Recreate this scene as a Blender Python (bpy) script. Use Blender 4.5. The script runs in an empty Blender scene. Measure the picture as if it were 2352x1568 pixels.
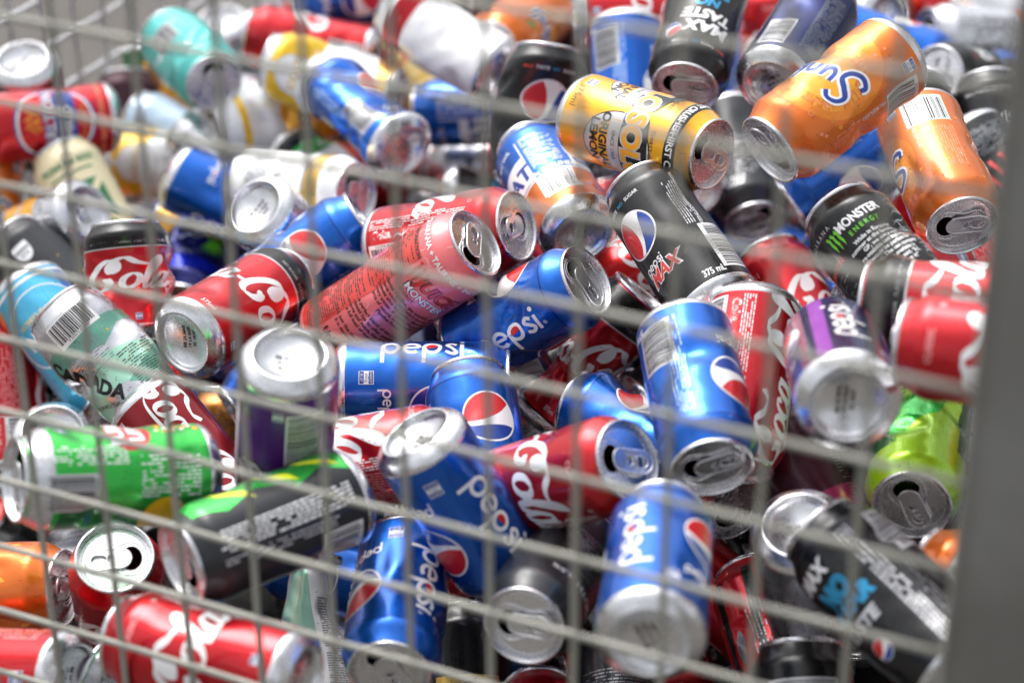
import bpy, bmesh, math, random
import numpy as np
from mathutils import Matrix, Vector
from mathutils.geometry import tessellate_polygon, delaunay_2d_cdt
rad = math.radians
scene = bpy.context.scene
COL = scene.collection

# ------------------------------------------------------------------ camera, sky, sun, exposure
FPX = 5114.0; CX, CY = 1176.0, 784.0; CAMZ = 1.65            # focal length in px of a 2352 px wide frame
RW = np.array([[0.99999, -0.0045659, 0.0], [-0.0022424, -0.4911219, 0.871088], [-0.0039773, -0.8710789, -0.4911270]])
def cam_vec(v): return RW @ np.asarray(v, float)
def cam_pt(v): return RW @ np.asarray(v, float) + np.array([0, 0, CAMZ])

cam_data = bpy.data.cameras.new("camera"); cam = bpy.data.objects.new("camera", cam_data); COL.objects.link(cam)
cam_data.sensor_width = 36.0; cam_data.lens = 36.0 * FPX / 2352.0
cam_data.clip_start = 0.02; cam_data.clip_end = 200.0
cam_data.dof.use_dof = True; cam_data.dof.focus_distance = 1.62; cam_data.dof.aperture_fstop = 3.5
cam_data.dof.aperture_blades = 0
m = Matrix.Identity(4)
for i in range(3):
    m[i][0] = RW[i][0]; m[i][1] = -RW[i][1]; m[i][2] = -RW[i][2]
m[2][3] = CAMZ
cam.matrix_world = m
scene.camera = cam

SUN_EL, SUN_AZ = rad(58), rad(-35)                       # high, from the back left
world = bpy.data.worlds.new("World"); scene.world = world; world.use_nodes = True
nt = world.node_tree; nt.nodes.clear()
sky = nt.nodes.new("ShaderNodeTexSky"); sky.sky_type = 'NISHITA'; sky.sun_disc = False
sky.sun_elevation = SUN_EL; sky.sun_rotation = SUN_AZ; sky.dust_density = 4.0; sky.air_density = 1.0
hs = nt.nodes.new("ShaderNodeHueSaturation"); hs.inputs['Saturation'].default_value = 0.22
tc = nt.nodes.new("ShaderNodeTexCoord")
ns = nt.nodes.new("ShaderNodeTexNoise"); ns.inputs['Scale'].default_value = 2.2; ns.inputs['Detail'].default_value = 4
rp = nt.nodes.new("ShaderNodeMapRange")
rp.inputs['From Min'].default_value = .35; rp.inputs['From Max'].default_value = .68
rp.inputs['To Min'].default_value = .72; rp.inputs['To Max'].default_value = 1.5
mx = nt.nodes.new("ShaderNodeVectorMath"); mx.operation = 'SCALE'
# overcast sky: brighter overhead than at the horizon
sx = nt.nodes.new("ShaderNodeSeparateXYZ"); zr = nt.nodes.new("ShaderNodeMapRange"); zr.inputs['From Max'].default_value = .9
zr.inputs['To Min'].default_value = .68; zr.inputs['To Max'].default_value = 1.7
mm_ = nt.nodes.new("ShaderNodeMath"); mm_.operation = 'MULTIPLY'
bg = nt.nodes.new("ShaderNodeBackground"); bg.inputs['Strength'].default_value = 0.15
out = nt.nodes.new("ShaderNodeOutputWorld")
L = nt.links.new
L(tc.outputs['Generated'], ns.inputs['Vector']); L(ns.outputs['Fac'], rp.inputs['Value'])
L(sky.outputs['Color'], hs.inputs['Color']); L(hs.outputs['Color'], mx.inputs[0]); L(tc.outputs['Generated'], sx.inputs[0]); L(sx.outputs['Z'], zr.inputs['Value']); L(zr.outputs[0], mm_.inputs[0]); L(rp.outputs[0], mm_.inputs[1]); L(mm_.outputs[0], mx.inputs['Scale'])
L(mx.outputs[0], bg.inputs['Color']); L(bg.outputs[0], out.inputs['Surface'])

sun_d = bpy.data.lights.new("sun", 'SUN'); sun_d.energy = .8; sun_d.angle = rad(32); sun_d.color = (1.0, 0.97, 0.93)
sun = bpy.data.objects.new("sun", sun_d); COL.objects.link(sun)
sd = Vector((math.sin(SUN_AZ) * math.cos(SUN_EL), math.cos(SUN_AZ) * math.cos(SUN_EL), math.sin(SUN_EL)))
sun.rotation_euler = sd.to_track_quat('Z', 'Y').to_euler()
scene.view_settings.view_transform = 'Standard'; scene.view_settings.look = 'None'
scene.view_settings.exposure = 0.38; scene.view_settings.gamma = 1.0
scene.view_settings.use_curve_mapping = False
scene.cycles.max_bounces = 8; scene.cycles.glossy_bounces = 5; scene.cycles.diffuse_bounces = 3

# ------------------------------------------------------------------ materials
MATS = {}
def srgb(h):
    h = h.lstrip('#'); c = [int(h[i:i + 2], 16) / 255 for i in (0, 2, 4)]
    return tuple(x / 12.92 if x <= .04045 else ((x + .055) / 1.055) ** 2.4 for x in c) + (1,)
def mat(name, color, metallic=.8, rough=.3, coat=.6, dirt=.5, bump=.25, brushed=0):
    if name in MATS: return MATS[name]
    m = bpy.data.materials.new(name); m.use_nodes = True; n = m.node_tree; p = n.nodes['Principled BSDF']
    col = srgb(color) if isinstance(color, str) else tuple(color) + (1,)
    p.inputs['Metallic'].default_value = metallic
    p.inputs['Coat Weight'].default_value = coat; p.inputs['Coat Roughness'].default_value = .12
    tc = n.nodes.new("ShaderNodeTexCoord"); lk = n.links.new
    nz = n.nodes.new("ShaderNodeTexNoise"); nz.inputs['Scale'].default_value = 240; nz.inputs['Detail'].default_value = 3
    lk(tc.outputs['Object'], nz.inputs['Vector'])
    n2 = n.nodes.new("ShaderNodeTexNoise"); n2.inputs['Scale'].default_value = 28; n2.inputs['Detail'].default_value = 2
    lk(tc.outputs['Object'], n2.inputs['Vector'])
    # specks and dried drips: a mask of their own shape
    vr = n.nodes.new("ShaderNodeMapRange"); vr.inputs['From Min'].default_value = .675; vr.inputs['From Max'].default_value = .71
    lk(nz.outputs['Fac'], vr.inputs['Value'])
    mu = n.nodes.new("ShaderNodeMath"); mu.operation = 'MULTIPLY'; mu.inputs[1].default_value = dirt; lk(vr.outputs[0], mu.inputs[0])
    mixc = n.nodes.new("ShaderNodeMix"); mixc.data_type = 'RGBA'; lk(mu.outputs[0], mixc.inputs['Factor'])
    mixc.inputs['A'].default_value = col; mixc.inputs['B'].default_value = (.09, .06, .03, 1)
    lk(mixc.outputs['Result'], p.inputs['Base Color'])
    rr = n.nodes.new("ShaderNodeMapRange"); rr.inputs['From Min'].default_value = .3; rr.inputs['From Max'].default_value = .7
    rr.inputs['To Min'].default_value = rough * .6; rr.inputs['To Max'].default_value = rough * 1.6
    # drawn-metal streaks along the wall, and scuffs
    mp = n.nodes.new("ShaderNodeMapping"); mp.inputs['Scale'].default_value = (620, 620, 16); lk(tc.outputs['Object'], mp.inputs['Vector'])
    n3 = n.nodes.new("ShaderNodeTexNoise"); n3.inputs['Scale'].default_value = 1; n3.inputs['Detail'].default_value = 2; lk(mp.outputs[0], n3.inputs['Vector'])
    n4 = n.nodes.new("ShaderNodeTexNoise"); n4.inputs['Scale'].default_value = 75; n4.inputs['Detail'].default_value = 6; n4.inputs['Roughness'].default_value = .7; lk(tc.outputs['Object'], n4.inputs['Vector'])
    ad = n.nodes.new("ShaderNodeMath"); ad.operation = 'MULTIPLY_ADD'; ad.inputs[1].default_value = .35; lk(n3.outputs['Fac'], ad.inputs[0])
    sb = n.nodes.new("ShaderNodeMath"); sb.operation = 'MULTIPLY_ADD'; sb.inputs[1].default_value = .65; lk(n4.outputs['Fac'], sb.inputs[0]); sb.inputs[2].default_value = 0
    lk(sb.outputs[0], ad.inputs[2]); lk(ad.outputs[0], rr.inputs['Value']); lk(rr.outputs[0], p.inputs['Roughness'])
    bp = n.nodes.new("ShaderNodeBump"); bp.inputs['Strength'].default_value = bump; bp.inputs['Distance'].default_value = .002
    b2 = n.nodes.new("ShaderNodeMath"); b2.operation = 'MULTIPLY_ADD'; b2.inputs[1].default_value = .035 if metallic < 1 else .01; lk(n3.outputs['Fac'], b2.inputs[0]); lk(n2.outputs['Fac'], b2.inputs[2])
    lk(b2.outputs[0], bp.inputs['Height']); lk(bp.outputs['Normal'], p.inputs['Normal'])
    MATS[name] = m; return m
def M(k): return MATS[k]
# metallic inks on aluminium
for nm, c, me, ro in [
    ('blue', '#0f60c2', .8, .30), ('blue_dark', '#0a2f86', .8, .32), ('navy', '#14225c', .75, .3), ('lblue', '#4f9be6', .6, .3),
    ('red', '#c4121f', .72, .32), ('red_dark', '#8e0d18', .7, .34), ('coral', '#e0483f', .5, .36), ('pink', '#f57a7c', .3, .36),
    ('orange', '#e0701c', .6, .33), ('orange_m', '#f08a28', .6, .32), ('orange_l', '#ffa636', .55, .3), ('yellow', '#f2ad10', .45, .32), ('lemon', '#f7c61c', .3, .35),
    ('green', '#32bd48', .7, .3), ('green_d', '#0f6a2c', .7, .32), ('lime', '#a4d81f', .5, .3), ('teal', '#58c5bd', .45, .36),
    ('aqua', '#a9d5dc', .5, .34), ('paleblue', '#bcd3e6', .6, .34), ('cyan', '#2ca0d4', .4, .32), ('sky', '#4db8df', .5, .3),
    ('purple', '#511a78', .15, .42), ('violet', '#86309a', .15, .42), ('maroon', '#3b0c1e', .4, .38), ('magenta', '#8c1450', .45, .36),
    ('gold', '#d9b45a', .8, .34), ('gold_l', '#efd28a', .7, .36), ('brown', '#a3681c', .75, .34), ('silver', '#d6d6da', .92, .26),
    ('grey_m', '#8d9094', .85, .32), ('mint', '#a9dcc4', .6, .34), ('mint_d', '#6fae98', .6, .34), ('cobalt', '#1c2fd0', .7, .28),
    ('indigo', '#20236f', .7, .3)]:
    mat('ink_' + nm, c, me, ro, coat=.25 if nm in ('purple', 'violet', 'maroon') else .6)
for nm, c, me, ro in [('black', '#0a0a0b', .15, .3), ('charcoal', '#222428', .25, .36), ('white', '#f1f1f1', .12, .38), ('cream', '#efe3bb', .1, .42),
    ('inkred', '#d01d25', .2, .38), ('inkblue', '#1b3f9a', .25, .36), ('text_dark', '#2b1c1a', .1, .5), ('offgrey', '#c9c9cc', .35, .4),
    ('pinkpale', '#f7a0a0', .2, .4), ('clawgreen', '#6ccb2a', .1, .4), ('redink', '#e23a33', .1, .4), ('yolk', '#f4a814', .1, .4),
    ('clawlime', '#e6f01c', .1, .4), ('leaf', '#4a9a35', .1, .4), ('peach', '#f39a6c', .1, .42), ('deepgreen', '#2f7d4f', .1, .4)]:
    mat('ink_' + nm, c, me, ro, coat=.3 if nm in ('black', 'charcoal', 'cream') else .6)
mat('aluminium', '#e2e2e4', 1.0, .25, coat=0, dirt=.25, bump=.12)
mat('aluminium_dull', '#c3c0be', 1.0, .3, coat=0, dirt=.4, bump=.2)
mat('aluminium_tab', '#e0e0e2', 1.0, .28, coat=0, dirt=.2, bump=.05)

# ------------------------------------------------------------------ tagging helpers
def tag(o, label=None, cat=None, group=None, kind=None):
    if label: o['label'] = label
    if cat: o['category'] = cat
    if group: o['group'] = group
    if kind: o['kind'] = kind
    return o
def link(o, parent=None):
    COL.objects.link(o)
    if parent: o.parent = parent
    return o
def mesh_obj(name, me, parent=None): return link(bpy.data.objects.new(name, me), parent)
def pymesh(name, verts, faces, mats, smooth=True):
    me = bpy.data.meshes.new(name); me.from_pydata([tuple(v) for v in verts], [], faces)
    for q in mats: me.materials.append(q)
    if smooth: me.polygons.foreach_set('use_smooth', [True] * len(me.polygons))
    me.update(); return me

# ------------------------------------------------------------------ ground
def ground_mat():
    m = bpy.data.materials.new('concrete_ground'); m.use_nodes = True; n = m.node_tree; p = n.nodes['Principled BSDF']
    tc = n.nodes.new("ShaderNodeTexCoord"); a = n.nodes.new("ShaderNodeTexNoise"); a.inputs['Scale'].default_value = 3; a.inputs['Detail'].default_value = 9
    b = n.nodes.new("ShaderNodeTexNoise"); b.inputs['Scale'].default_value = 90; b.inputs['Detail'].default_value = 4
    cr = n.nodes.new("ShaderNodeValToRGB"); cr.color_ramp.elements[0].position = .3; cr.color_ramp.elements[1].position = .75
    cr.color_ramp.elements[0].color = (.085, .077, .068, 1); cr.color_ramp.elements[1].color = (.12, .11, .10, 1)
    n.links.new(tc.outputs['Object'], a.inputs['Vector']); n.links.new(tc.outputs['Object'], b.inputs['Vector'])
    n.links.new(a.outputs['Fac'], cr.inputs['Fac']); n.links.new(cr.outputs[0], p.inputs['Base Color'])
    bp = n.nodes.new("ShaderNodeBump"); bp.inputs['Strength'].default_value = .4; bp.inputs['Distance'].default_value = .004
    n.links.new(b.outputs['Fac'], bp.inputs['Height']); n.links.new(bp.outputs[0], p.inputs['Normal'])
    p.inputs['Roughness'].default_value = .85
    return m
g = mesh_obj('ground', pymesh('ground', [(-60, -60, 0), (60, -60, 0), (60, 60, 0), (-60, 60, 0)], [(0, 1, 2, 3)], [ground_mat()], False))
tag(g, kind='structure')

# ------------------------------------------------------------------ cage: welded wire panels and corner post
wire_m = mat('galvanised_wire', '#9b9a90', .2, .5, coat=0, dirt=.35, bump=.3)
post_m = mat('post_paint', '#8b8b86', .25, .55, coat=0, dirt=.5, bump=.5)
_p = post_m.node_tree; _w = _p.nodes.new('ShaderNodeTexNoise'); _w.inputs['Scale'].default_value = 9; _w.inputs['Detail'].default_value = 5
_r = _p.nodes.new('ShaderNodeValToRGB'); _r.color_ramp.elements[0].position = .35; _r.color_ramp.elements[1].position = .7
_r.color_ramp.elements[0].color = (.18, .176, .16, 1); _r.color_ramp.elements[1].color = (.27, .268, .25, 1)
_p.links.new([x for x in _p.nodes if x.type == 'TEX_COORD'][0].outputs['Object'], _w.inputs['Vector']); _p.links.new(_w.outputs['Fac'], _r.inputs['Fac'])
_p.links.new(_r.outputs[0], [x for x in _p.nodes if x.type == 'MIX'][0].inputs['A'])
CELL = .05
O_W = np.array([-0.33093345, 1.1342769, 0.92540214]); A_W = np.array([.907431, -.420201, 0.])
N_W = np.array([.420201, .907431, 0.])                    # into the cage
wire_b = mat('galvanised_wire_lit', '#c4c4c6', .6, .4, coat=0, dirt=.3, bump=.3)  # paler copy of the wire: highlights on the side panel put into the colour
def wire_mesh(name, length, radius, seed=0, wm=None):
    rnd = random.Random(seed); n = 10; segs = max(2, int(length / .05)); vs = []; fs = []
    for j in range(segs + 1):
        ox, oy = rnd.uniform(-.0004, .0004), rnd.uniform(-.0004, .0004)
        for i in range(n):
            a = 2 * math.pi * i / n; vs.append((radius * math.cos(a) + ox, radius * math.sin(a) + oy, j * length / segs))
    for j in range(segs):
        for i in range(n):
            fs.append((j * n + i, j * n + (i + 1) % n, (j + 1) * n + (i + 1) % n, (j + 1) * n + i))
    fs.append(tuple(range(n))[::-1]); fs.append(tuple(segs * n + i for i in range(n)))
    return pymesh(name, vs, fs, [wm or wire_m])
def panel(label, origin, adir, ncols, nrows, row0, radius, side, wm=None):
    """origin: world point of column 0 / row 0; rows run downwards from row0"""
    adir = Vector(adir); ndir = Vector((-adir.y, adir.x, 0)) * side
    top = Vector(origin) + Vector((0, 0, -row0 * CELL))
    e = bpy.data.objects.new('wire_mesh_panel', None); link(e); e.location = top + adir * 0 - Vector((0, 0, nrows * CELL))
    base = e.location.copy()
    tag(e, label, 'mesh panel')
    vm = wire_mesh('vertical_wire', nrows * CELL + .02, radius, 1, wm)
    for c in range(ncols + 1):
        o = mesh_obj('vertical_wire', vm, e); o.location = adir * (c * CELL) + Vector((0, 0, -.01)) + ndir * radius * .9
        o.rotation_euler = (0, 0, c * 1.3)
    hm = wire_mesh('horizontal_wire', ncols * CELL + .01, radius, 2, wm)
    q = adir.to_track_quat('Z', 'Y')
    for r in range(nrows + 1):
        o = mesh_obj('horizontal_wire', hm, e); o.rotation_mode = 'QUATERNION'; o.rotation_quaternion = q
        o.location = Vector((0, 0, r * CELL)) - ndir * radius * .9
    return e
panel('wire mesh front panel of the cage, blurred close in front of the cans', O_W + A_W * (-10 * CELL), A_W, 22, 28, -10, .0021, 1)
panel('wire mesh side panel behind the cans at the top left corner', O_W + A_W * (-10 * CELL) + N_W * (CELL * .5), N_W, 30, 28, -10, .0031, -1, wire_b)
panel('wire mesh side panel running back from the grey post at the right edge', O_W + A_W * (13.6 * CELL) + N_W * (CELL * .5), N_W, 30, 28, -10, .0025, 1)
# square tube corner post
pc = Vector(O_W + A_W * (12.06 * CELL + .035)) + Vector(N_W) * .012
bm = bmesh.new(); bmesh.ops.create_cube(bm, size=1, matrix=Matrix.Diagonal((.07, .07, 1.7, 1)))
bmesh.ops.bevel(bm, geom=[e for e in bm.edges if abs((e.verts[0].co - e.verts[1].co).z) > .5], offset=.007, segments=4, affect='EDGES')
me = bpy.data.meshes.new('corner_post'); bm.to_mesh(me); bm.free(); me.materials.append(post_m)
po = mesh_obj('corner_post', me); po.location = (pc.x, pc.y, .85); po.rotation_euler = (0, 0, math.atan2(A_W[1], A_W[0]))
tag(po, 'grey painted steel corner post of the cage, blurred at the right edge', 'post')
# cage floor sheet under the heap, coloured black to deepen the shade in the gaps
fc = O_W + A_W * .05 + N_W * .7
fl = mesh_obj('floor_tray', pymesh('floor_tray', [(-.56, -.68, -.012), (.56, -.68, -.012), (.56, .8, -.012), (-.56, .8, -.012), (-.56, -.68, 0), (.56, -.68, 0), (.56, .8, 0), (-.56, .8, 0)],
    [(3, 2, 1, 0), (4, 5, 6, 7), (0, 1, 5, 4), (1, 2, 6, 5), (2, 3, 7, 6), (3, 0, 4, 7)], [mat('tray_gap_shade', '#1c1c1b', .2, .6, coat=0)], False))
fl.location = (fc[0], fc[1], .53); fl.rotation_euler = (0, 0, math.atan2(A_W[1], A_W[0]))
tag(fl, 'steel floor tray of the cage under the heap, blackened to deepen gap shade', 'tray')

# ------------------------------------------------------------------ printed artwork, laid out flat in millimetres (u round the can, v up it)
CIRC = 2 * math.pi * 33.0
def U(deg): return deg / 360 * CIRC
_txt = {}
def text_tris(s, bold=0):
    k = (s, bold)
    if k not in _txt:
        cu = bpy.data.curves.new('t', 'FONT'); cu.body = s; cu.resolution_u = 3; cu.fill_mode = 'FRONT'; cu.align_x = 'CENTER'; cu.offset = bold
        ob = bpy.data.objects.new('t', cu); COL.objects.link(ob)
        dg = bpy.context.evaluated_depsgraph_get(); me = bpy.data.meshes.new_from_object(ob.evaluated_get(dg))
        me.calc_loop_triangles(); n = len(me.vertices); co = np.zeros(n * 3); me.vertices.foreach_get('co', co); co = co.reshape(-1, 3)[:, :2]
        tr = np.zeros(len(me.loop_triangles) * 3, int); me.loop_triangles.foreach_get('vertices', tr)
        t = co[tr.reshape(-1, 3)] if n else np.zeros((0, 3, 2))
        bpy.data.objects.remove(ob); bpy.data.meshes.remove(me)
        _txt[k] = t / .70
    return _txt[k]
def catmull(P, n=7, closed=False):
    P = [np.array(p, float) for p in P]; out = []
    if closed: Q = [P[-1]] + P + [P[0], P[1]]
    else: Q = [2 * P[0] - P[1]] + P + [2 * P[-1] - P[-2]]
    for i in range(1, len(Q) - 2):
        a, b, c, d = Q[i - 1:i + 3]
        for k in range(n):
            t = k / n
            out.append(.5 * ((2 * b) + (c - a) * t + (2 * a - 5 * b + 4 * c - d) * t * t + (3 * b - a - 3 * c + d) * t ** 3))
    out.append(Q[-2]); return np.array(out)
def xf(p, s=1, rot=0, du=0, dv=0, shear=0):
    p = np.asarray(p, float) * s; x = p[..., 0] + shear * p[..., 1]; y = p[..., 1]
    c, sn = math.cos(rad(rot)), math.sin(rad(rot))
    return np.stack([x * c - y * sn + du, x * sn + y * c + dv], -1)
class Art:
    def __init__(s, base): s.base = base; s.bands = []; s.T = []; s.m = []; s.mats = [base]
    def mi(s, k):
        if k not in s.mats: s.mats.append(k)
        return s.mats.index(k)
    def add(s, tri2, k, lay=1, ramp=0):
        tri2 = np.asarray(tri2, float)
        if len(tri2) == 0: return
        n = len(tri2); h = np.full((n, 3, 1), lay * .09)
        if ramp: h += (np.arange(n) / n * ramp)[:, None, None]
        s.T.append(np.concatenate([tri2, h], -1)); s.m += [s.mi(k)] * n
    def poly(s, pts, k, lay=1):
        pts = np.asarray(pts, float); t = tessellate_polygon([[Vector((p[0], p[1], 0)) for p in pts]])
        s.add([[pts[i] for i in f] for f in t], k, lay)
    def rect(s, u0, v0, u1, v1, k, lay=1): s.add([[(u0, v0), (u1, v0), (u1, v1)], [(u0, v0), (u1, v1), (u0, v1)]], k, lay)
    def band(s, v0, v1, k, lay=1): s.rect(-CIRC / 2, v0, CIRC / 2, v1, k, lay)
    def ell(s, u, v, ru, rv, k, lay=1, n=40, a0=0, a1=360):
        a = np.radians(np.linspace(a0, a1, n + 1)); p = np.stack([u + ru * np.cos(a), v + rv * np.sin(a)], -1)
        s.add([[(u, v), p[i], p[i + 1]] for i in range(n)], k, lay)
    def ring(s, u, v, r0, r1, k, lay=1, n=48, ar=1, a0=0, a1=360):
        a = np.radians(np.linspace(a0, a1, n + 1)); c = np.stack([np.cos(a), np.sin(a) * ar], -1); o = np.array([u, v]); t = []
        for i in range(n): t += [[o + r0 * c[i], o + r1 * c[i], o + r1 * c[i + 1]], [o + r0 * c[i], o + r1 * c[i + 1], o + r0 * c[i + 1]]]
        s.add(t, k, lay)
    def text(s, st, size, u, v, k, rot=0, lay=1, bold=0, shear=0, sx=1):
        t = text_tris(st, bold).copy(); t[..., 0] *= sx; s.add(xf(t, size, rot, u, v, shear), k, lay)
    def stroke(s, P, w, k, tr, lay=1, nib=None, closed=False, n=7, taper=0):
        c = catmull(P, n, closed); d = np.gradient(c, axis=0)
        if closed: d[0] = d[-1] = c[1] - c[-2]
        L = np.linalg.norm(d, axis=1, keepdims=True) + 1e-9; d /= L; nn = np.stack([-d[:, 1], d[:, 0]], -1)
        ww = np.full(len(c), w)
        if nib is not None:
            a = np.arctan2(d[:, 1], d[:, 0]); ww = w * (.28 + .72 * np.abs(np.sin(a - rad(nib))))
        if taper:
            q = np.linspace(0, 1, len(c)); ww = ww * np.clip(np.minimum(q, 1 - q) / taper, .15, 1)
        A = tr(c + nn * ww[:, None] / 2); B = tr(c - nn * ww[:, None] / 2); t = []
        for i in range(len(c) - 1): t += [[A[i], B[i], B[i + 1]], [A[i], B[i + 1], A[i + 1]]]
        s.add(t, k, lay, ramp=.05)
    def micro(s, u0, v0, u1, v1, k, seed=0, h=.9, gap=1.9, vert=False, lay=1, dens=.85):
        r = random.Random(seed); q = []
        a0, a1, b0, b1 = (v0, v1, u0, u1) if vert else (u0, u1, v0, v1)
        y = b1 - h
        while y > b0:
            x = a0; end = a1 - (r.uniform(0, .3) * (a1 - a0) if r.random() < .3 else 0)
            while x < end:
                l = r.uniform(1.2, 5.5)
                if r.random() < dens:
                    x1 = min(x + l, end)
                    c = [(x, y), (x1, y), (x1, y + h), (x, y + h)]
                    if vert: c = [(u0 + u1 - p[1], p[0]) for p in c]
                    q += [[c[0], c[1], c[2]], [c[0], c[2], c[3]]]
                x += l + .8
            y -= gap
        s.add(q, k, lay)
    def barcode(s, u0, v0, u1, v1, seed=0, vert=False, paper='ink_white', ink='ink_black', lay=1, digits=True):
        s.rect(u0, v0, u1, v1, paper, lay); r = random.Random(seed + 3)
        if vert:   # bars run round the can
            y = v0 + 2
            while y < v1 - 2:
                w = r.choice([.45, .6, .9, 1.3]); s.rect(u0 + (3.2 if digits else 1.2), y, u1 - 1.2, min(y + w, v1 - 1.5), ink, lay + 1); y += w + r.choice([.5, .7, 1.1])
            if digits: s.text('9 315596 002743', 2.1, u0 + 2.6, (v0 + v1) / 2, ink, rot=90, lay=lay + 1, sx=.9)
        else:
            x = u0 + 2
            while x < u1 - 2:
                w = r.choice([.45, .6, .9, 1.3]); s.rect(x, v0 + (3.2 if digits else 1.2), min(x + w, u1 - 1.5), v1 - 1.2, ink, lay + 1); x += w + r.choice([.5, .7, 1.1])
            if digits: s.text('9 300675 053600', 2.1, (u0 + u1) / 2, v0 + .9, ink, lay=lay + 1, sx=.9)
    def build(s):
        """clip every triangle along the body grid so that it can follow the metal"""
        if not s.T: return None
        return np.concatenate(s.T), np.array(s.m)

NU = 96
def zlines(H): return np.array([10.6, 11.5, 13, 16] + list(np.arange(20, H - 19, 4.0)) + [H - 20 + k for k in (0, 2, 4, 6, 8, 10, 12, 14, 16, 17.2)])
def split(T, m, ax, c):
    x = T[:, :, ax] - c; sg = x > 0; n = sg.sum(1); cr = (n == 1) | (n == 2)
    if not cr.any(): return T, m
    if m is None: m = np.zeros(len(T), int)
    A = T[cr]; g = sg[cr]; nn = n[cr]; lone = np.where(nn == 1, np.argmax(g, 1), np.argmin(g, 1)); r = np.arange(len(A))
    a, b, d = A[r, lone], A[r, (lone + 1) % 3], A[r, (lone + 2) % 3]
    xa, xb, xd = a[:, ax] - c, b[:, ax] - c, d[:, ax] - c
    P = a + (b - a) * (xa / (xa - xb))[:, None]; Q = a + (d - a) * (xa / (xa - xd))[:, None]
    N = np.concatenate([np.stack([a, P, Q], 1), np.stack([P, b, d], 1), np.stack([P, d, Q], 1)])
    return np.concatenate([T[~cr], N]), np.concatenate([m[~cr], m[cr], m[cr], m[cr]])
def cut(T, m, H):
    # wrap round the back
    T, m = split(T, m, 0, CIRC / 2); T, m = split(T, m, 0, -CIRC / 2)
    cu = T[:, :, 0].mean(1); T = T.copy(); T[cu > CIRC / 2, :, 0] -= CIRC; T[cu < -CIRC / 2, :, 0] += CIRC
    z = zlines(H)
    T, m = split(T, m, 1, z[0]); T, m = split(T, m, 1, z[-1])
    c = T[:, :, 1].mean(1); k = (c > z[0]) & (c < z[-1]); T, m = T[k], m[k]
    for c in z[1:-1]: T, m = split(T, m, 1, c)
    for i in range(1, NU): T, m = split(T, m, 0, -CIRC / 2 + i * CIRC / NU)
    e1 = T[:, 1, :2] - T[:, 0, :2]; e2 = T[:, 2, :2] - T[:, 0, :2]; ar = e1[:, 0] * e2[:, 1] - e1[:, 1] * e2[:, 0]
    k = np.abs(ar) > 1e-5; T, m, ar = T[k], m[k], ar[k]
    fl = ar < 0; T[fl] = T[fl][:, ::-1]
    return T, m

# ------------------------------------------------------------------ can parts
def prof(z, H):
    """radius of the printed wall at height z (mm)"""
    pts = [(10.6, 32.75), (11.5, 33), (H - 20, 33), (H - 18, 32.9), (H - 16, 32.5), (H - 14, 31.7), (H - 12, 30.6), (H - 10, 29.5), (H - 8, 28.5), (H - 6, 27.6), (H - 4, 26.8), (H - 2.8, 26.4)]
    return np.interp(z, [p[0] for p in pts], [p[1] for p in pts])
def lathe(name, pr, n, mats, mi=None, cap=False):
    vs = []; fs = []
    for r, z in pr:
        for i in range(n):
            a = 2 * math.pi * i / n; vs.append((r * math.cos(a) / 1000, r * math.sin(a) / 1000, z / 1000))
    for j in range(len(pr) - 1):
        for i in range(n): fs.append((j * n + i, j * n + (i + 1) % n, (j + 1) * n + (i + 1) % n, (j + 1) * n + i))
    if cap: fs.append(tuple((len(pr) - 1) * n + i for i in range(n)))
    return pymesh(name, vs, fs, mats)
BASE_ME = lathe('base', [(32.9, 11.4), (33.05, 10.9), (32.9, 9.2), (32.2, 7.2), (30.9, 5.3), (29.2, 3.6), (27.2, 2.2), (25.6, 1.0), (24.7, .25), (24.0, 0), (23.3, .1), (22.7, .7), (22.3, 1.8), (22.0, 3.4),
    (21.2, 4.6), (19.5, 5.8), (16, 7.6), (12, 9.1), (8, 10.1), (4, 10.7), (.6, 10.9)], 72, [M('aluminium')], cap=True)
def stamp_base():
    """date code stamped in dark ink on the domed end"""
    vs = []; fs = []
    for st, v in (('BB 24 MAR', 4.5), ('19 L4 0620', 0), ('S2 18:07', -4.5)):
        for t in split(*split(xf3(text_tris(st, .03), 2.7, v), None, 0, 4.0), 0, -4.0)[0]:
            o = len(vs)
            for p in t:
                r = math.hypot(p[0], p[1]); z = float(np.interp(r, [.6, 4, 8, 12, 16, 19.5, 21.2], [10.9, 10.7, 10.1, 9.1, 7.6, 5.8, 4.6])) - .2
                vs.append((-p[0] / 1000, p[1] / 1000, z / 1000))
            fs.append((o, o + 1, o + 2))
    return vs, fs
def xf3(t, s, v):
    t = xf(t, s, 0, 0, v); return np.concatenate([t, np.zeros(t.shape[:2] + (1,))], -1)
def ridge(pts, r, z, vs, fs, closed=True, n=8, zs=1.0):
    o = len(vs); m = len(pts); P = np.array(pts, float)
    d = (np.roll(P, -1, 0) - np.roll(P, 1, 0)) if closed else np.gradient(P, axis=0)
    d /= np.linalg.norm(d, axis=1, keepdims=True) + 1e-9; nn = np.stack([-d[:, 1], d[:, 0]], -1)
    for i in range(m):
        for k in range(n):
            a = 2 * math.pi * k / n; q = P[i] + nn[i] * r * math.cos(a); vs.append((q[0] / 1000, q[1] / 1000, (z + zs * r * math.sin(a)) / 1000))
    for i in range(m if closed else m - 1):
        for k in range(n): fs.append((o + i * n + k, o + i * n + (k + 1) % n, o + (i + 1) % m * n + (k + 1) % n, o + (i + 1) % m * n + k))
def circ(cx, cy, rx, ry, n=36, a0=0, a1=360): return [(cx + rx * math.cos(rad(a0 + (a1 - a0) * i / n)), cy + ry * math.sin(rad(a0 + (a1 - a0) * i / n))) for i in range(n if a1 - a0 == 360 else n + 1)]
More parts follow.
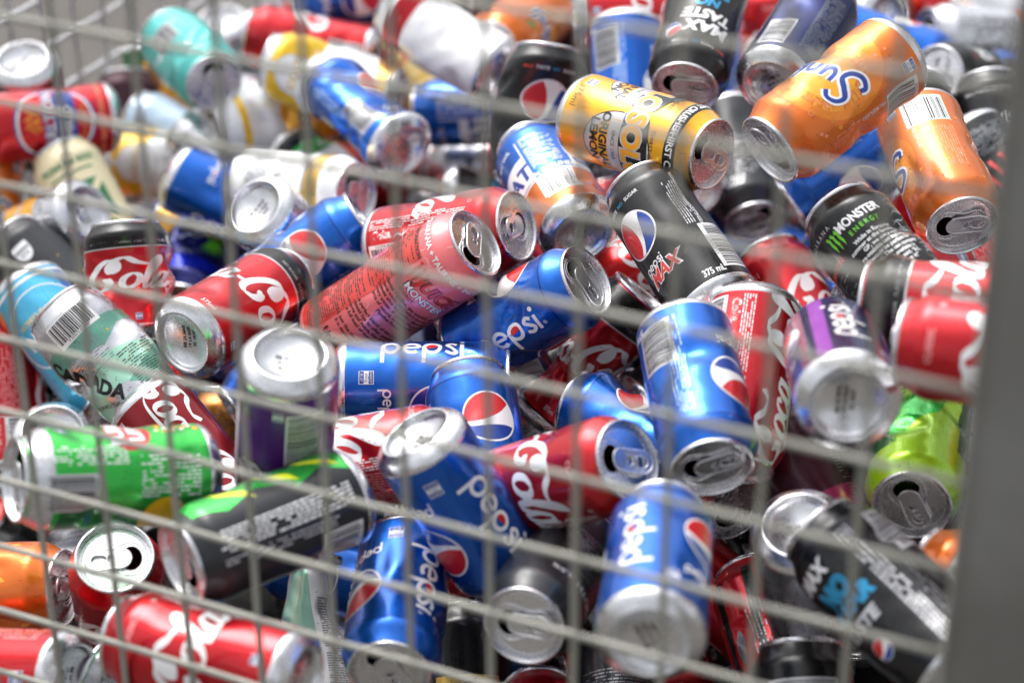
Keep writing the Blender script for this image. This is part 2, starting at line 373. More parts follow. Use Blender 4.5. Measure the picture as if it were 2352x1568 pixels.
def stadium(cy0, cy1, w0, w1, n=14):
    p = [(w1 * math.cos(rad(a)), cy1 + w1 * math.sin(rad(a))) for a in np.linspace(0, 180, n)]
    return p + [(w0 * math.cos(rad(a)), cy0 + w0 * math.sin(rad(a))) for a in np.linspace(180, 360, n)]
def plate(outer, holes, z, vs, fs, flip=False):
    loops = [outer] + holes; v2 = []; ed = []
    for lp in loops:
        o = len(v2); v2 += [Vector(p) for p in lp]; ed += [(o + i, o + (i + 1) % len(lp)) for i in range(len(lp))]
    r = delaunay_2d_cdt(v2, ed, [], 1, 1e-4); V, Fc = r[0], r[2]; o = len(vs)
    vs += [(v.x / 1000, v.y / 1000, z / 1000) for v in V]
    def inside(p, lp):
        c = False; j = len(lp) - 1
        for i in range(len(lp)):
            if (lp[i][1] > p[1]) != (lp[j][1] > p[1]) and p[0] < (lp[j][0] - lp[i][0]) * (p[1] - lp[i][1]) / (lp[j][1] - lp[i][1]) + lp[i][0]: c = not c
            j = i
        return c
    for f in Fc:
        p = sum((V[i] for i in f), Vector((0, 0))) / len(f)
        if not any(inside(p, h) for h in holes): fs.append(tuple(o + i for i in (f[::-1] if flip else f)))
def make_lid():
    pr = [(26.3, -3.4), (27.0, -2.9), (27.25, -2.2), (27.25, -.9), (26.9, -.25), (26.2, 0), (25.6, -.25), (25.2, -1.2), (24.7, -3.4), (24.1, -5.8), (23.6, -6.7), (23.0, -6.8), (22.6, -6.2), (22.4, -5.3), (22.0, -4.95), (21.6, -4.9)]
    vs = []; fs = []; n = 72
    for r, z in pr: vs += [(r * math.cos(2 * math.pi * i / n) / 1000, r * math.sin(2 * math.pi * i / n) / 1000, z / 1000) for i in range(n)]
    for j in range(len(pr) - 1): fs += [(j * n + i, j * n + (i + 1) % n, (j + 1) * n + (i + 1) % n, (j + 1) * n + i) for i in range(n)]
    hole = circ(0, -11.2, 9.6, 7.6, 40)
    plate(circ(0, 0, 21.6, 21.6, 72), [hole], -4.9, vs, fs)
    ridge(hole, .5, -5.1, vs, fs)
    tear = catmull([(0, -20.4), (-8, -18.6), (-12.6, -12), (-11.2, -4), (-8.2, 3), (-8.6, 12), (-5, 16.8), (0, 18), (5, 16.8), (8.6, 12), (8.2, 3), (11.2, -4), (12.6, -12), (8, -18.6)], 4, True)[:-1]
    ridge([tuple(p) for p in tear], .75, -4.95, vs, fs)
    ridge(circ(0, 13.5, 6, 2.4, 24, 180, 360), .5, -4.9, vs, fs, closed=False)
    return pymesh('lid', vs, fs, [M('aluminium')])
def make_tab(lift=0):
    vs = []; fs = []
    out = stadium(-4, 12.5, 7.2, 7.6); fing = stadium(9.2, 12.2, 4.0, 4.2, 10); riv = circ(0, 2.4, 3.6, 3.0, 20)
    for z, fl in ((-3.3, True), (-2.3, False)): plate(out, [fing, riv], z, vs, fs, fl)
    ridge(out, .85, -2.8, vs, fs); ridge(fing, .6, -2.8, vs, fs); ridge(riv, .45, -2.8, vs, fs)
    ridge(circ(0, 0, 2.2, 2.2, 20), .5, -3.9, vs, fs); plate(circ(0, 0, 2.2, 2.2, 20), [], -3.5, vs, fs)
    if lift:
        a = rad(lift); vs = [(x, y * math.cos(a) - (z + .004) * math.sin(a) if y > 0 else y, (z + .004) * math.cos(a) + max(y, 0) * math.sin(a) - .004) for x, y, z in vs]
    return pymesh('pull_tab', vs, fs, [M('aluminium_tab')])
_v = [v.co[:] for v in BASE_ME.vertices]; _f = [tuple(p.vertices) for p in BASE_ME.polygons]; _sv, _sf = stamp_base(); _o = len(_v); _n = len(_f)
BASE_ME = pymesh('base', _v + _sv, _f + [tuple(i + _o for i in f) for f in _sf], [M('aluminium'), M('ink_text_dark')])
for _p in BASE_ME.polygons[_n:]: _p.material_index = 1
LID_ME = make_lid(); TAB_ME = [make_tab(0), make_tab(14), make_tab(34)]

def deform(X, phi, z, H, op, seed):
    """X (..,3) mm on the clean wall; returns the dented wall"""
    c = op.get('c', 0); r = random.Random(seed * 7 + 1)
    rr = np.hypot(X[..., 0], X[..., 1]); dr = np.zeros_like(rr); u = phi * 33.0
    env = np.clip((z - 14) / 18, 0, 1) * np.clip((H - 16 - z) / 20, 0, 1)
    if c == 0 or c < 1:   # light handling dents
        for _ in range(4 if c == 0 else 8):
            p0, z0 = r.uniform(-math.pi, math.pi), r.uniform(30, H - 30); du = (u - p0 * 33 + CIRC * 1.5) % CIRC - CIRC / 2
            dr -= r.uniform(.4, 1.3) * (1 + 2.4 * c) * np.exp(-(du / r.uniform(5, 14)) ** 2 - ((z - z0) / r.uniform(5, 22)) ** 2)
    if c >= 1:
        K = [0, 6, 9, 13][int(c)]; amp = [0, 6, 9.5, 13][int(c)]; pts = [(r.uniform(-CIRC / 2, CIRC / 2), r.uniform(22, H - 26), r.uniform(.35, 1), r.uniform(16, 30)) for _ in range(K)]
        for pu, pz, s, w in pts:
            du = (u - pu + CIRC * 1.5) % CIRC - CIRC / 2; a = r.uniform(-.7, .7)
            x = du * math.cos(a) + (z - pz) * math.sin(a); y = -du * math.sin(a) + (z - pz) * math.cos(a)
            d = np.sqrt((x / w) ** 2 + (y / (w * .55)) ** 2); dr = np.minimum(dr, -amp * s * np.clip(1 - d, 0, 1) ** .85)
        dr += .25 * c * np.sin(u * .21 + z * .13 * r.uniform(.5, 1.5)) * np.sin(z * .17 + seed)
    dr *= env
    k = (rr + dr) / rr; X = X.copy(); X[..., 0] *= k; X[..., 1] *= k
    e = np.sin(np.clip((z - 8) / (H - 22), 0, 1) * math.pi)
    w = op.get('wide', 1); a0 = r.uniform(-.5, .5) if w == 1 else 0
    if c >= 2 and w == 1: w = 1 + .05 * c
    if w != 1:
        ca, sa = math.cos(a0), math.sin(a0); x = X[..., 0] * ca + X[..., 1] * sa; y = -X[..., 0] * sa + X[..., 1] * ca
        f = 1 + (w - 1) * e; g = 1 - (w - 1) * 2.6 * e; x = x * f; y = y * g; X[..., 0] = x * ca - y * sa; X[..., 1] = x * sa + y * ca
    if 'len' in op: X[..., 2] = 10.6 + (X[..., 2] - 10.6) * op['len']
    for key in ('tap', 'tapt'):
        if key in op:   # wall pinched in towards one end
            s, ln = op[key]; t = np.clip((ln + 20 - z) / ln, 0, 1) if key == 'tap' else np.clip((z - (H - 18 - ln)) / ln, 0, 1) * np.clip((H - 4 - z) / 6, 0, 1)
            f = 1 - (1 - s) * t * t * (3 - 2 * t); X[..., 0] *= f; X[..., 1] *= (1 + f) / 2
    return X
ART = {}
def build_body(kind, H, op, seed, facing):
    key = (kind, H)
    if key not in ART:
        a = ARTS[kind](H); b = a.build()
        ART[key] = (a, cut(b[0], b[1], H) if b else None)
    art, dec = ART[key]; z = zlines(H); nz = len(z)
    ph = np.linspace(-math.pi, math.pi, NU + 1); PH, Z = np.meshgrid(ph, z); R = prof(Z, H)
    X = np.stack([R * np.sin(PH), -R * np.cos(PH), Z], -1)
    # dents are laid out relative to the side that shows (facing)
    X = deform(X, (PH - rad(facing) + math.pi) % (2 * math.pi) - math.pi, Z, H, op, seed)
    X[:, -1] = X[:, 0]
    du = np.concatenate([X[:, 1:2] - X[:, -2:-1], X[:, 2:] - X[:, :-2], X[:, 1:2] - X[:, -2:-1]], 1)
    dz = np.gradient(X, axis=0); N = np.cross(du, dz); N /= np.linalg.norm(N, axis=-1, keepdims=True) + 1e-12
    V = X[:, :-1].reshape(-1, 3); VN = N[:, :-1].reshape(-1, 3); Fq = []
    j, i = np.meshgrid(np.arange(nz - 1), np.arange(NU), indexing='ij')
    Q = np.stack([j * NU + i, j * NU + (i + 1) % NU, (j + 1) * NU + (i + 1) % NU, (j + 1) * NU + i], -1).reshape(-1, 4)
    matq = np.zeros(len(Q), int)
    if dec is not None:
        T, mm = dec; P = T.reshape(-1, 3); cu = np.repeat(T[:, :, 0].mean(1), 3); cv = np.repeat(T[:, :, 1].mean(1), 3)
        gi = np.clip(np.floor((cu + CIRC / 2) / CIRC * NU).astype(int), 0, NU - 1); gj = np.clip(np.searchsorted(z, cv) - 1, 0, nz - 2)
        fu = (P[:, 0] + CIRC / 2) / CIRC * NU - gi; fv = (P[:, 1] - z[gj]) / (z[gj + 1] - z[gj]); fu = fu[:, None]; fv = fv[:, None]
        def bl(G): return G[gj, gi] * (1 - fu) * (1 - fv) + G[gj, gi + 1] * fu * (1 - fv) + G[gj + 1, gi] * (1 - fu) * fv + G[gj + 1, gi + 1] * fu * fv
        n = bl(N); n /= np.linalg.norm(n, axis=1, keepdims=True) + 1e-12; p = bl(X) + n * (P[:, 2:3] + .03)
        nv = len(V); V = np.concatenate([V, p]); VN = np.concatenate([VN, n]); Tf = nv + np.arange(len(P)).reshape(-1, 3)
    else: Tf = np.zeros((0, 3), int); mm = np.zeros(0, int)
    me = bpy.data.meshes.new('body'); me.vertices.add(len(V)); me.vertices.foreach_set('co', (V / 1000).ravel())
    nl = Q.size + Tf.size; me.loops.add(nl); me.loops.foreach_set('vertex_index', np.concatenate([Q.ravel(), Tf.ravel()]).astype(np.int32))
    npol = len(Q) + len(Tf); me.polygons.add(npol)
    me.polygons.foreach_set('loop_start', np.concatenate([np.arange(len(Q)) * 4, Q.size + np.arange(len(Tf)) * 3]).astype(np.int32))
    for k in art.mats: me.materials.append(M(k))
    me.polygons.foreach_set('material_index', np.concatenate([matq, mm]).astype(np.int32))
    me.polygons.foreach_set('use_smooth', np.ones(npol, bool)); me.update(calc_edges=True)
    me.normals_split_custom_set_from_vertices(VN)
    return me

# ------------------------------------------------------------------ lettering drawn as pen strokes
def T_(s, rot, u, v, shear=0): return lambda p: xf(p, s, rot, u, v, shear)
def pepsi_word(a, s, u, v, rot=0, k='ink_white', globe=True, lay=1):
    """s = x-height in mm, centred on (u,v)"""
    w = .22; adv = [0, 1.12, 2.24, 3.4, 4.22]; W = 4.5
    def tr(o): return lambda p: xf(np.asarray(p) + np.array([o - W / 2, -.5]), s, rot, u, v, .0)
    def circle(o, r=.42):
        an = np.radians(np.linspace(0, 360, 29)[:-1]); a.stroke([(.5 + r * math.cos(q), .5 + r * math.sin(q)) for q in an], w, k, tr(o), lay, closed=True, n=2)
    for i, ch in enumerate('pepsi'):
        o = adv[i]
        if ch == 'p':
            circle(o); a.stroke([(.06, .62), (.06, .1), (.06, -.62)], w, k, tr(o), lay, n=2)
            if i == 2 and globe:
                an = np.radians(np.linspace(10, 190, 16)); pts = [(.5 + .33 * math.cos(q), .5 + .33 * math.sin(q)) for q in an] + [(.35, .42), (.65, .5)]
                a.poly(tr(o)(pts), 'ink_inkred', lay + 1)
        elif ch == 'e':
            an = np.radians(np.linspace(0, 312, 22)); a.stroke([(.86, .5)] * 0 + [(.5 + .42 * math.cos(q), .5 + .42 * math.sin(q)) for q in an], w, k, tr(o), lay, n=2)
            a.stroke([(.1, .5), (.5, .5), (.9, .5)], w * .85, k, tr(o), lay, n=2)
        elif ch == 's': a.stroke([(.66, .82), (.4, .94), (.16, .74), (.42, .52), (.66, .28), (.4, .07), (.08, .2)], w, k, tr(o - .02), lay, n=5)
        else:
            a.stroke([(.12, 0), (.12, .45), (.12, .92)], w, k, tr(o), lay, n=2)
            q = tr(o)(np.array([(.12 + .14 * math.cos(t), 1.28 + .14 * math.sin(t)) for t in np.radians(np.linspace(0, 360, 13)[:-1])])); a.poly(q, k, lay)
def globe(a, u, v, R, rot=0, lay=1, blue='ink_inkblue'):
    def P(p): return xf(p, R, rot, u, v)
    a.poly(P([(math.cos(t), math.sin(t)) for t in np.radians(np.linspace(0, 360, 61)[:-1])]), 'ink_white', lay)
    r = .93
    a.poly(P([(r * math.cos(t), r * math.sin(t)) for t in np.radians(np.linspace(0, 360, 61)[:-1])]), blue, lay + 1)
    up = catmull([(-.90, -.20), (-.55, -.26), (-.1, -.12), (.35, .22), (.66, .65)], 6); arc = [(r * math.cos(t), r * math.sin(t)) for t in np.radians(np.linspace(45, 192, 26))]
    a.poly(P(list(up) + arc), 'ink_inkred', lay + 2)
    lo = catmull([(-.84, -.40), (-.4, -.44), (.2, -.32), (.62, -.22), (.90, -.22)], 6); arc2 = [(r * math.cos(t), r * math.sin(t)) for t in np.radians(np.linspace(-14, 45, 12))]
    arc3 = [(r * math.cos(t), r * math.sin(t)) for t in np.radians(np.linspace(192, 205, 4))]
    a.poly(P(list(lo) + arc2 + list(up)[::-1][1:] + arc3[1:]), 'ink_white', lay + 3)
SC = {
 'C': (1.62, [([(3.35, 1.9), (2.9, 1.62), (2.2, 1.75), (1.6, 2.12), (1.12, 1.95), (.93, 1.5), (1.08, 1.16), (1.3, 1.35), (1.2, 1.8), (.8, 2.0), (.38, 1.6), (.08, .9), (.14, .28), (.5, -.02), (.92, .1), (1.1, .4), (.98, .68), (.76, .6)], .42)]),
 'K': (1.75, [([(1.7, 1.5), (1.6, 1.9), (1.1, 2.0), (.5, 1.6), (.1, .9), (.1, .3), (.5, 0), (1.2, .1), (1.7, .4)], .3)]),
 'o': (1.02, [([(.5, 1.0), (.14, .72), (.12, .22), (.45, .02), (.82, .3), (.84, .78)], .34, 1), ([(.84, .8), (1.0, .72), (1.12, .8)], .1)]),
 'c': (.9, [([(.78, .72), (.55, .98), (.2, .78), (.1, .32), (.35, .03), (.7, .14), (.98, .4)], .33)]),
 'a': (1.12, [([(.74, .86), (.42, 1.0), (.12, .6), (.14, .14), (.42, .02), (.72, .4)], .34, 1), ([(.84, 1.02), (.74, .5), (.8, .08), (1.0, .06), (1.2, .36)], .33)]),
 'l': (.66, [([(.02, .3), (.36, 1.0), (.72, 1.75), (.62, 2.12), (.34, 1.8), (.2, .9), (.26, .12), (.48, .04), (.72, .36)], .33)]),
 '-': (.62, [([(.1, .52), (.5, .56)], .2)])}
def script(a, s, st, u, v, rot=0, k='ink_white', lay=1, sh=.22, tail=False):
    W = sum(SC[ch][0] for ch in st); x = 0
    for ch in st:
        w, L = SC[ch]
        for q in L:
            P, wd = q[0], q[1]; o = x
            
            def tr(p, o=o): 
                p = np.asarray(p) + np.array([o - W / 2, -.5]); return xf(p, s, rot, u, v) if not sh else xf(np.stack([p[..., 0] + sh * p[..., 1], p[..., 1]], -1), s, rot, u, v)
            a.stroke(P, wd, k, tr, lay, nib=0 if ch != '-' else None, closed=len(q) > 2, n=6)
        x += w
    if tail:
        P = [(-W / 2 + .6, -.35), (-W / 2 + 1.6, -.75), (0, -.62), (W / 2 - 1.2, -1.0), (W / 2 - .2, -.55)]
        a.stroke(P, .26, k, lambda p: xf(p, s, rot, u, v), lay, taper=.4, n=8)
def shield(a, u, v, s, lay=1, t=('ENERGY', '694 kJ', '8% DI*')):
    a.rect(u - 5 * s, v - 5.5 * s, u + 5 * s, v + 5.5 * s, 'ink_white', lay); a.rect(u - 4.5 * s, v + 1.8 * s, u + 4.5 * s, v + 5 * s, 'ink_inkblue', lay + 1); a.rect(u - 4.5 * s, v - 5 * s, u + 4.5 * s, v - 1.8 * s, 'ink_inkblue', lay + 1)
    a.text(t[0], 1.7 * s, u, v + 2.6 * s, 'ink_white', lay=lay + 2, sx=.9); a.text(t[1], 2.1 * s, u, v - 1.0 * s, 'ink_inkblue', lay=lay + 1, sx=.9); a.text(t[2], 1.7 * s, u, v - 4.2 * s, 'ink_white', lay=lay + 2, sx=.9)

# ------------------------------------------------------------------ one function per kind of can
def k_pepsi(H, base='ink_blue'):
    a = Art(base)
    for q in (0, 180):
        globe(a, U(q), 78, 20.5, rot=-8); pepsi_word(a, 6.2, U(q) - 3, 42)
    pepsi_word(a, 13.6, U(-92), 68, rot=90); a.text('®', 3, U(-92) + 5, 102, 'ink_white', rot=90)
    shield(a, U(-45), 27, 1.0, t=('ENERGY', '694 kJ', '8% DI*'))
    a.barcode(U(95) - 14, 20, U(95) + 14, 58, 1, vert=True, paper='ink_offgrey')
    a.micro(U(62), 20, U(62) + 14, 106, 'ink_paleblue', 2, vert=True, gap=2.2, h=.8); a.text('375mL', 5, U(128), 15, 'ink_white', bold=.01)
    a.band(112, 113, 'ink_blue_dark')
    return a
def k_purplepepsi(H):
    a = k_pepsi(H, 'ink_navy')
    for i, q in enumerate((-150, -128, -60, -38, -20, 20, 75, 130)): a.rect(U(q), 11, U(q) + 7 + 3 * (i % 2), 122, ['ink_magenta', 'ink_violet'][i % 2], 0)
    return a
def k_navy(H):
    a = Art('ink_navy'); a.barcode(U(20) - 12, 16, U(20) + 12, 52, 4, vert=True, paper='ink_offgrey'); a.text('PEPSI-COLA', 4, U(-40), 30, 'ink_offgrey'); pepsi_word(a, 12, U(-80), 66, rot=90, k='ink_paleblue')
    a.micro(U(60), 20, U(60) + 20, 100, 'ink_grey_m', 3, gap=2.2); return a
def k_pepsimax(H):
    a = Art('ink_black')
    for q in (0, 180):
        globe(a, U(q), 80, 19, rot=62); pepsi_word(a, 4.6, U(q) - 1, 51, globe=False)
        a.text('MAX', 10.5, U(q) + 3, 37, 'ink_white', bold=.07, shear=.35, lay=1); a.text('MAX', 10, U(q) + 3, 37.3, 'ink_redink', bold=.03, shear=.35, lay=2)
        for x, (st, k) in zip((-21, -9, 2, 14), (('MAX', 'ink_redink'), ('TASTE', 'ink_white'), ('NO', 'ink_cyan'), ('SUGAR', 'ink_white'))): a.text(st, 2.8, U(q) + x, 107, k, bold=.01)
    a.barcode(U(100) - 13, 18, U(100) + 10, 60, 6, vert=True, paper='ink_white'); a.text('375 mL', 5.5, U(62), 15, 'ink_white', bold=.02, sx=.75)
    a.micro(U(66), 62, U(66) + 15, 104, 'ink_offgrey', 7, vert=True, gap=2.1, h=.8); a.text('10c REFUND AT COLLECTION DEPOTS', 2.4, U(88), 82, 'ink_white', rot=90)
    a.rect(U(-70), 20, U(-66), 100, 'ink_charcoal'); a.rect(U(-130) , 26, U(-130) + 16, 36, 'ink_offgrey'); return a
def k_maxb(H):
    a = Art('ink_black')
    for q in (0, 180):
        a.text('MAX', 12, U(q) - 6, 86, 'ink_white', bold=.05, shear=.2); a.text('TASTE', 10, U(q) - 4, 72, 'ink_white', bold=.05, shear=.2)
        a.text('NO', 9, U(q) - 2, 58, 'ink_cyan', bold=.04, shear=.2); a.text('SUGAR', 9, U(q), 45, 'ink_cyan', bold=.04, shear=.2); globe(a, U(q) + 22, 96, 7.5)
        for x, (st, k) in zip((-21, -9, 2, 14), (('MAX', 'ink_redink'), ('TASTE', 'ink_white'), ('NO', 'ink_cyan'), ('SUGAR', 'ink_white'))): a.text(st, 3, U(q) + x, 108, k, bold=.01)
    a.micro(U(75), 20, U(75) + 18, 100, 'ink_grey_m', 11, gap=2.2); return a
def k_maxdark(H):
    a = Art('ink_charcoal'); a.micro(U(-30), 56, U(8), 100, 'ink_offgrey', 12, gap=2.4, h=.7, dens=.5); a.text('PEPSI', 5, U(12), 106, 'ink_white', shear=.2, bold=.03); a.text('COLA', 5, U(12), 101, 'ink_white', shear=.2, bold=.03)
    a.text('MAX', 4, U(-40), 40, 'ink_redink'); return a
def coke(H, base='ink_red', band=None, axis=False, plain=False):
    a = Art(base); W = 'ink_white'
    if band: a.band(101, H - 4, band); a.band(99.6, 101, 'ink_offgrey'); a.text('NO SUGAR   CLASSIC TASTE   NO SUGAR', 2.6, 0, 105, 'ink_offgrey')
    else: a.text('CLASSIC', 4, U(0), 107, 'ink_pinkpale', bold=.02)
    if plain: shield(a, U(0), 26, 1.0); a.micro(U(50), 20, U(90), 100, 'ink_pinkpale', 4); return a
    if axis:
        for q in (0, 180) if axis == 1 else (0,): script(a, 13.5, 'Coca-Cola', U(q), 66, rot=90 if axis == 1 else -90, tail=True)
    else: script(a, 16.3, 'Coca-Cola', -44, 62, rot=0); shield(a, U(6), 21, .7)
    p = 102   # information side
    a.rect(U(p) - 15, 16, U(p) + 12, 46, 'ink_inkred'); a.rect(U(p) - 15, 46.4, U(p) + 12, 47, W); a.text('Coke.', 6.5, U(p) - 9.5, 27, W, rot=90, bold=.05, sx=.85)
    a.stroke([(0, 0), (.5, .5), (1.1, .3), (1.8, .8)], .22, W, T_(7, 90, U(p) - 8, 38), 1, taper=.3)
    a.barcode(U(p) - 5, 14, U(p) + 17, 46, 9, vert=True, lay=2)
    a.micro(U(p) - 26, 14, U(p) - 17, 104, 'ink_white', 21, vert=True, gap=1.9, h=.8, lay=2); a.micro(U(p) - 15, 50, U(p) + 14, 104, 'ink_pinkpale', 22, vert=True, gap=2.0, h=.7, lay=2); a.ring(U(p) - 30, 106, 1.2, 1.7, W)
    a.text('375ml', 4, U(-62), 15, W)
    return a
def k_dots(n, u0, u1, v0, v1, a, ks, seed, rr=(.6, 2.4)):
    r = random.Random(seed)
    for i in range(n): a.ell(r.uniform(u0, u1), r.uniform(v0, v1), *(2 * [r.uniform(*rr)]), ks[i % len(ks)], 2, n=14)
def k_greensoda(H):
    a = Art('ink_green'); a.ell(U(62), 62, 19, 15, 'ink_inkred', 1); a.text('PURE', 9, U(62), 66, 'ink_white', bold=.06, lay=2); a.text('LIFE', 9, U(62), 53, 'ink_white', bold=.06, lay=2)
    k_dots(26, U(58), U(82), 14, 42, a, ['ink_white', 'ink_lemon', 'ink_yolk'], 3)
    a.barcode(U(-40), 86, U(4), 118, 2, paper='ink_offgrey'); a.micro(U(14), 66, U(40), 122, 'ink_white', 8, gap=2.4, h=1.1, vert=True); a.micro(U(-24), 18, U(26), 58, 'ink_white', 9, gap=2.6, h=1.1, vert=True, dens=.7)
    a.band(114, 128, 'ink_silver', 1); a.rect(U(-100), 11, U(-40), 110, 'ink_green_d', 0); shield(a, U(70), 104, .7)
    a.ell(U(-60), 40, 20, 16, 'ink_lemon', 1); return a
def k_sunkist(H):
    a = Art('ink_orange')
    for q in (0,):
        a.ell(U(q) - 4, 70, 42, 40, 'ink_orange_m', 0, n=60); a.ell(U(q) - 4, 74, 34, 30, 'ink_orange_l', 0, n=60); a.ell(U(q) - 4, 74, 26, 21, 'ink_yolk', 1, n=60); W = 'ink_white'; B = 'ink_inkblue'
        for w, k, l in ((.62, W, 3), (.3, B, 4)):
            t = T_(10.8, 8, U(q) - 30, 62, .12); t1 = T_(14.5, 8, U(q) - 35, 57, .12)
            a.stroke([(1.35, 1.55), (1.0, 1.85), (.5, 1.7), (.35, 1.3), (.75, .95), (1.2, .6), (1.05, .1), (.55, -.1), (.1, .15), (.15, .45)], w * .8, k, t1, l, n=6)
            a.stroke([(1.7, 1.05), (1.75, .4), (2.05, .15), (2.4, .4), (2.5, 1.0), (2.5, .3), (2.65, .15)], w, k, t, l, n=5)
            a.stroke([(2.95, .15), (3.0, 1.0), (3.05, .8), (3.4, 1.02), (3.65, .75), (3.65, .15)], w, k, t, l, n=5)
            a.stroke([(4.05, .1), (4.05, 1.0), (4.05, 1.9)], w, k, t, l, n=3); a.stroke([(4.7, 1.0), (4.2, .65), (4.75, .12)], w, k, t, l, n=3)
            a.stroke([(5.1, .15), (5.1, .6), (5.1, 1.0)], w, k, t, l, n=3); a.stroke([(5.9, .85), (5.6, 1.0), (5.5, .7), (5.9, .45), (5.8, .12), (5.4, .2)], w, k, t, l, n=4)
            a.stroke([(6.3, .1), (6.3, .8), (6.35, 1.7)], w, k, t, l, n=3); a.stroke([(6.05, 1.1), (6.35, 1.1), (6.7, 1.1)], w, k, t, l, n=3)
        a.poly([(U(q) + 24, 96), (U(q) + 33, 104), (U(q) + 38, 100), (U(q) + 32, 94)], 'ink_leaf', 3)
        a.ring(U(q) - 4, 74, 27, 27.6, 'ink_peach', 2); shield(a, U(q) - 40, 20, .9, t=('ENERGY', '8% DI', '775 kJ'))
    k_dots(60, -100, 100, 14, 112, a, ['ink_peach', 'ink_orange_l'], 5, (.5, 1.8))
    for s_ in range(26):
        r = random.Random(s_); a.ring(r.uniform(-100, 100), r.uniform(14, 112), .9 + .1 * (s_ % 9), 1.25 + .12 * (s_ % 9), 'ink_peach', 2, n=16)
    a.barcode(U(-113) - 17, 17, U(-113) + 17, 47, 5, vert=False); a.micro(U(-113) - 16, 54, U(-113) + 16, 100, 'ink_peach', 6, gap=2, vert=True)
    a.text('10c REFUND', 3, U(-88), 60, 'ink_white', rot=90); return a
def k_solo(H):
    a = Art('ink_yellow')
    for q in (27, -78, 150):
        u = U(q); a.ell(u, 66, 27, 32, 'ink_black', 1, n=60); a.ell(u, 66, 26, 31, 'ink_offgrey', 2, n=60); a.ell(u, 66, 20, 25, 'ink_yolk', 3, n=50)
        a.rect(u - 27, 68, u + 27, 88, 'ink_black', 4); a.rect(u - 27, 66.5, u + 27, 68, 'ink_offgrey', 4); a.ell(u, 88, 27, 7, 'ink_black', 4, a0=0, a1=180); a.text('SOLO', 17, u, 71, 'ink_offgrey', bold=.09, lay=5, sx=.95); a.text('SOLO', 16, u, 71.6, 'ink_yolk', bold=.05, lay=6, sx=.98)
        a.rect(u - 19, 57.5, u + 19, 66, 'ink_offgrey', 4); a.text('SINCE 1968', 3.4, u, 61, 'ink_text_dark', lay=5); a.text('ORIGINAL', 7.2, u, 49.5, 'ink_black', bold=.04, lay=4); a.text('LEMON', 7.2, u, 40.5, 'ink_black', bold=.04, lay=4)
        a.text('THIRST CRUSHER', 3.6, u, 96, 'ink_black', lay=4)
    a.band(109.5, 119, 'ink_black', 1)
    for q in (-150, -60, 30, 120): a.text('THIRST CRUSHER', 5.2, U(q), 111.8, 'ink_white', bold=.03, lay=2)
    a.text('375ml', 6, U(-26), 15, 'ink_text_dark'); shield(a, U(-52), 22, .8); a.barcode(U(-150), 20, U(-115), 50, 8); return a
def k_juice(H):
    a = Art('ink_pink'); r = random.Random(4)
    for i in range(120):   # pale splash blades
        u, v = r.uniform(-100, 100), r.uniform(14, 160); l = r.uniform(5, 14); an = r.uniform(0, 360)
        a.stroke([(0, 0), (l * .4, l * .18), (l * .8, -l * .05), (l, l * .25)], r.uniform(.8, 2.4), 'ink_pinkpale' if i % 3 else 'ink_coral', T_(1, an, u, v), 1 if i % 3 else 2, taper=.5, n=4)
    D = 'ink_text_dark'
    a.rect(U(-95), 14, U(-22), 140, 'ink_coral', 3); a.text('INFORMATION', 3.2, U(-50), 136, D, bold=.04, lay=4)
    a.micro(U(-92), 84, U(-25), 133, D, 5, gap=2.6, h=1.0, lay=4, dens=.6); a.micro(U(-92), 18, U(-25), 80, D, 6, gap=2.3, h=1.2, lay=4)
    def claw(u, v, s, k, lay):
        for i, x in enumerate((0, 1, 2)): a.poly([(u + s * (x * .62 + p[0]), v + s * p[1]) for p in [(0, 2.0 - .1 * i), (.28, 2.15), (.5, 1.75), (.42, 1.2), (.5, .7), (.3, -.1 - .15 * (i % 2)), (.22, .5), (.12, 1.1), (.2, 1.6)]], k, lay)
    claw(U(-4) - 8, 122, 8, D, 3); claw(U(-4) - 8.3, 122.6, 8, 'ink_coral', 4)
    a.text('JUICE', 10.5, U(32), 124, D, bold=.06, lay=3, shear=.2); a.text('JUICE', 10, U(32), 124.4, 'ink_coral', bold=.03, lay=4, shear=.2); a.text('MONSTER', 6.3, U(28), 114, D, bold=.05, lay=3); a.text('MONSTER', 6, U(28), 114.3, 'ink_white', bold=.02, lay=4); a.text('ENERGY', 3, U(8), 109, D, lay=3)
    a.text('INOSITOL + GUARANA + TAURINE + INOSITOL + GUARANA', 4.6, U(10), 147, 'ink_white', bold=.03, lay=3)
    for i, s_ in enumerate(['Banzai Pipeline, the world\'s most', 'famous wave, on Oahu\'s north shore', 'comes alive for surfing daredevils', 'every winter. In short, the perfect', 'force of nature, so we called this', 'Pipeline Punch.', '', 'The perfect blend of the best flavors', 'Hawaii has to offer: passion fruit,', 'orange and guava, the right kick with', 'a full load of our monster mix.', '', 'And, just like the wave it is named for,', 'it is destined to be a legend.']): a.text(s_, 3.1, U(26), 103 - i * 4.5, D, lay=3, bold=.02)
    a.text('Unleash', 6, U(8), 30, D, bold=.05, lay=3); a.text('the Beast!', 6, U(14), 22, D, bold=.05, lay=3); return a
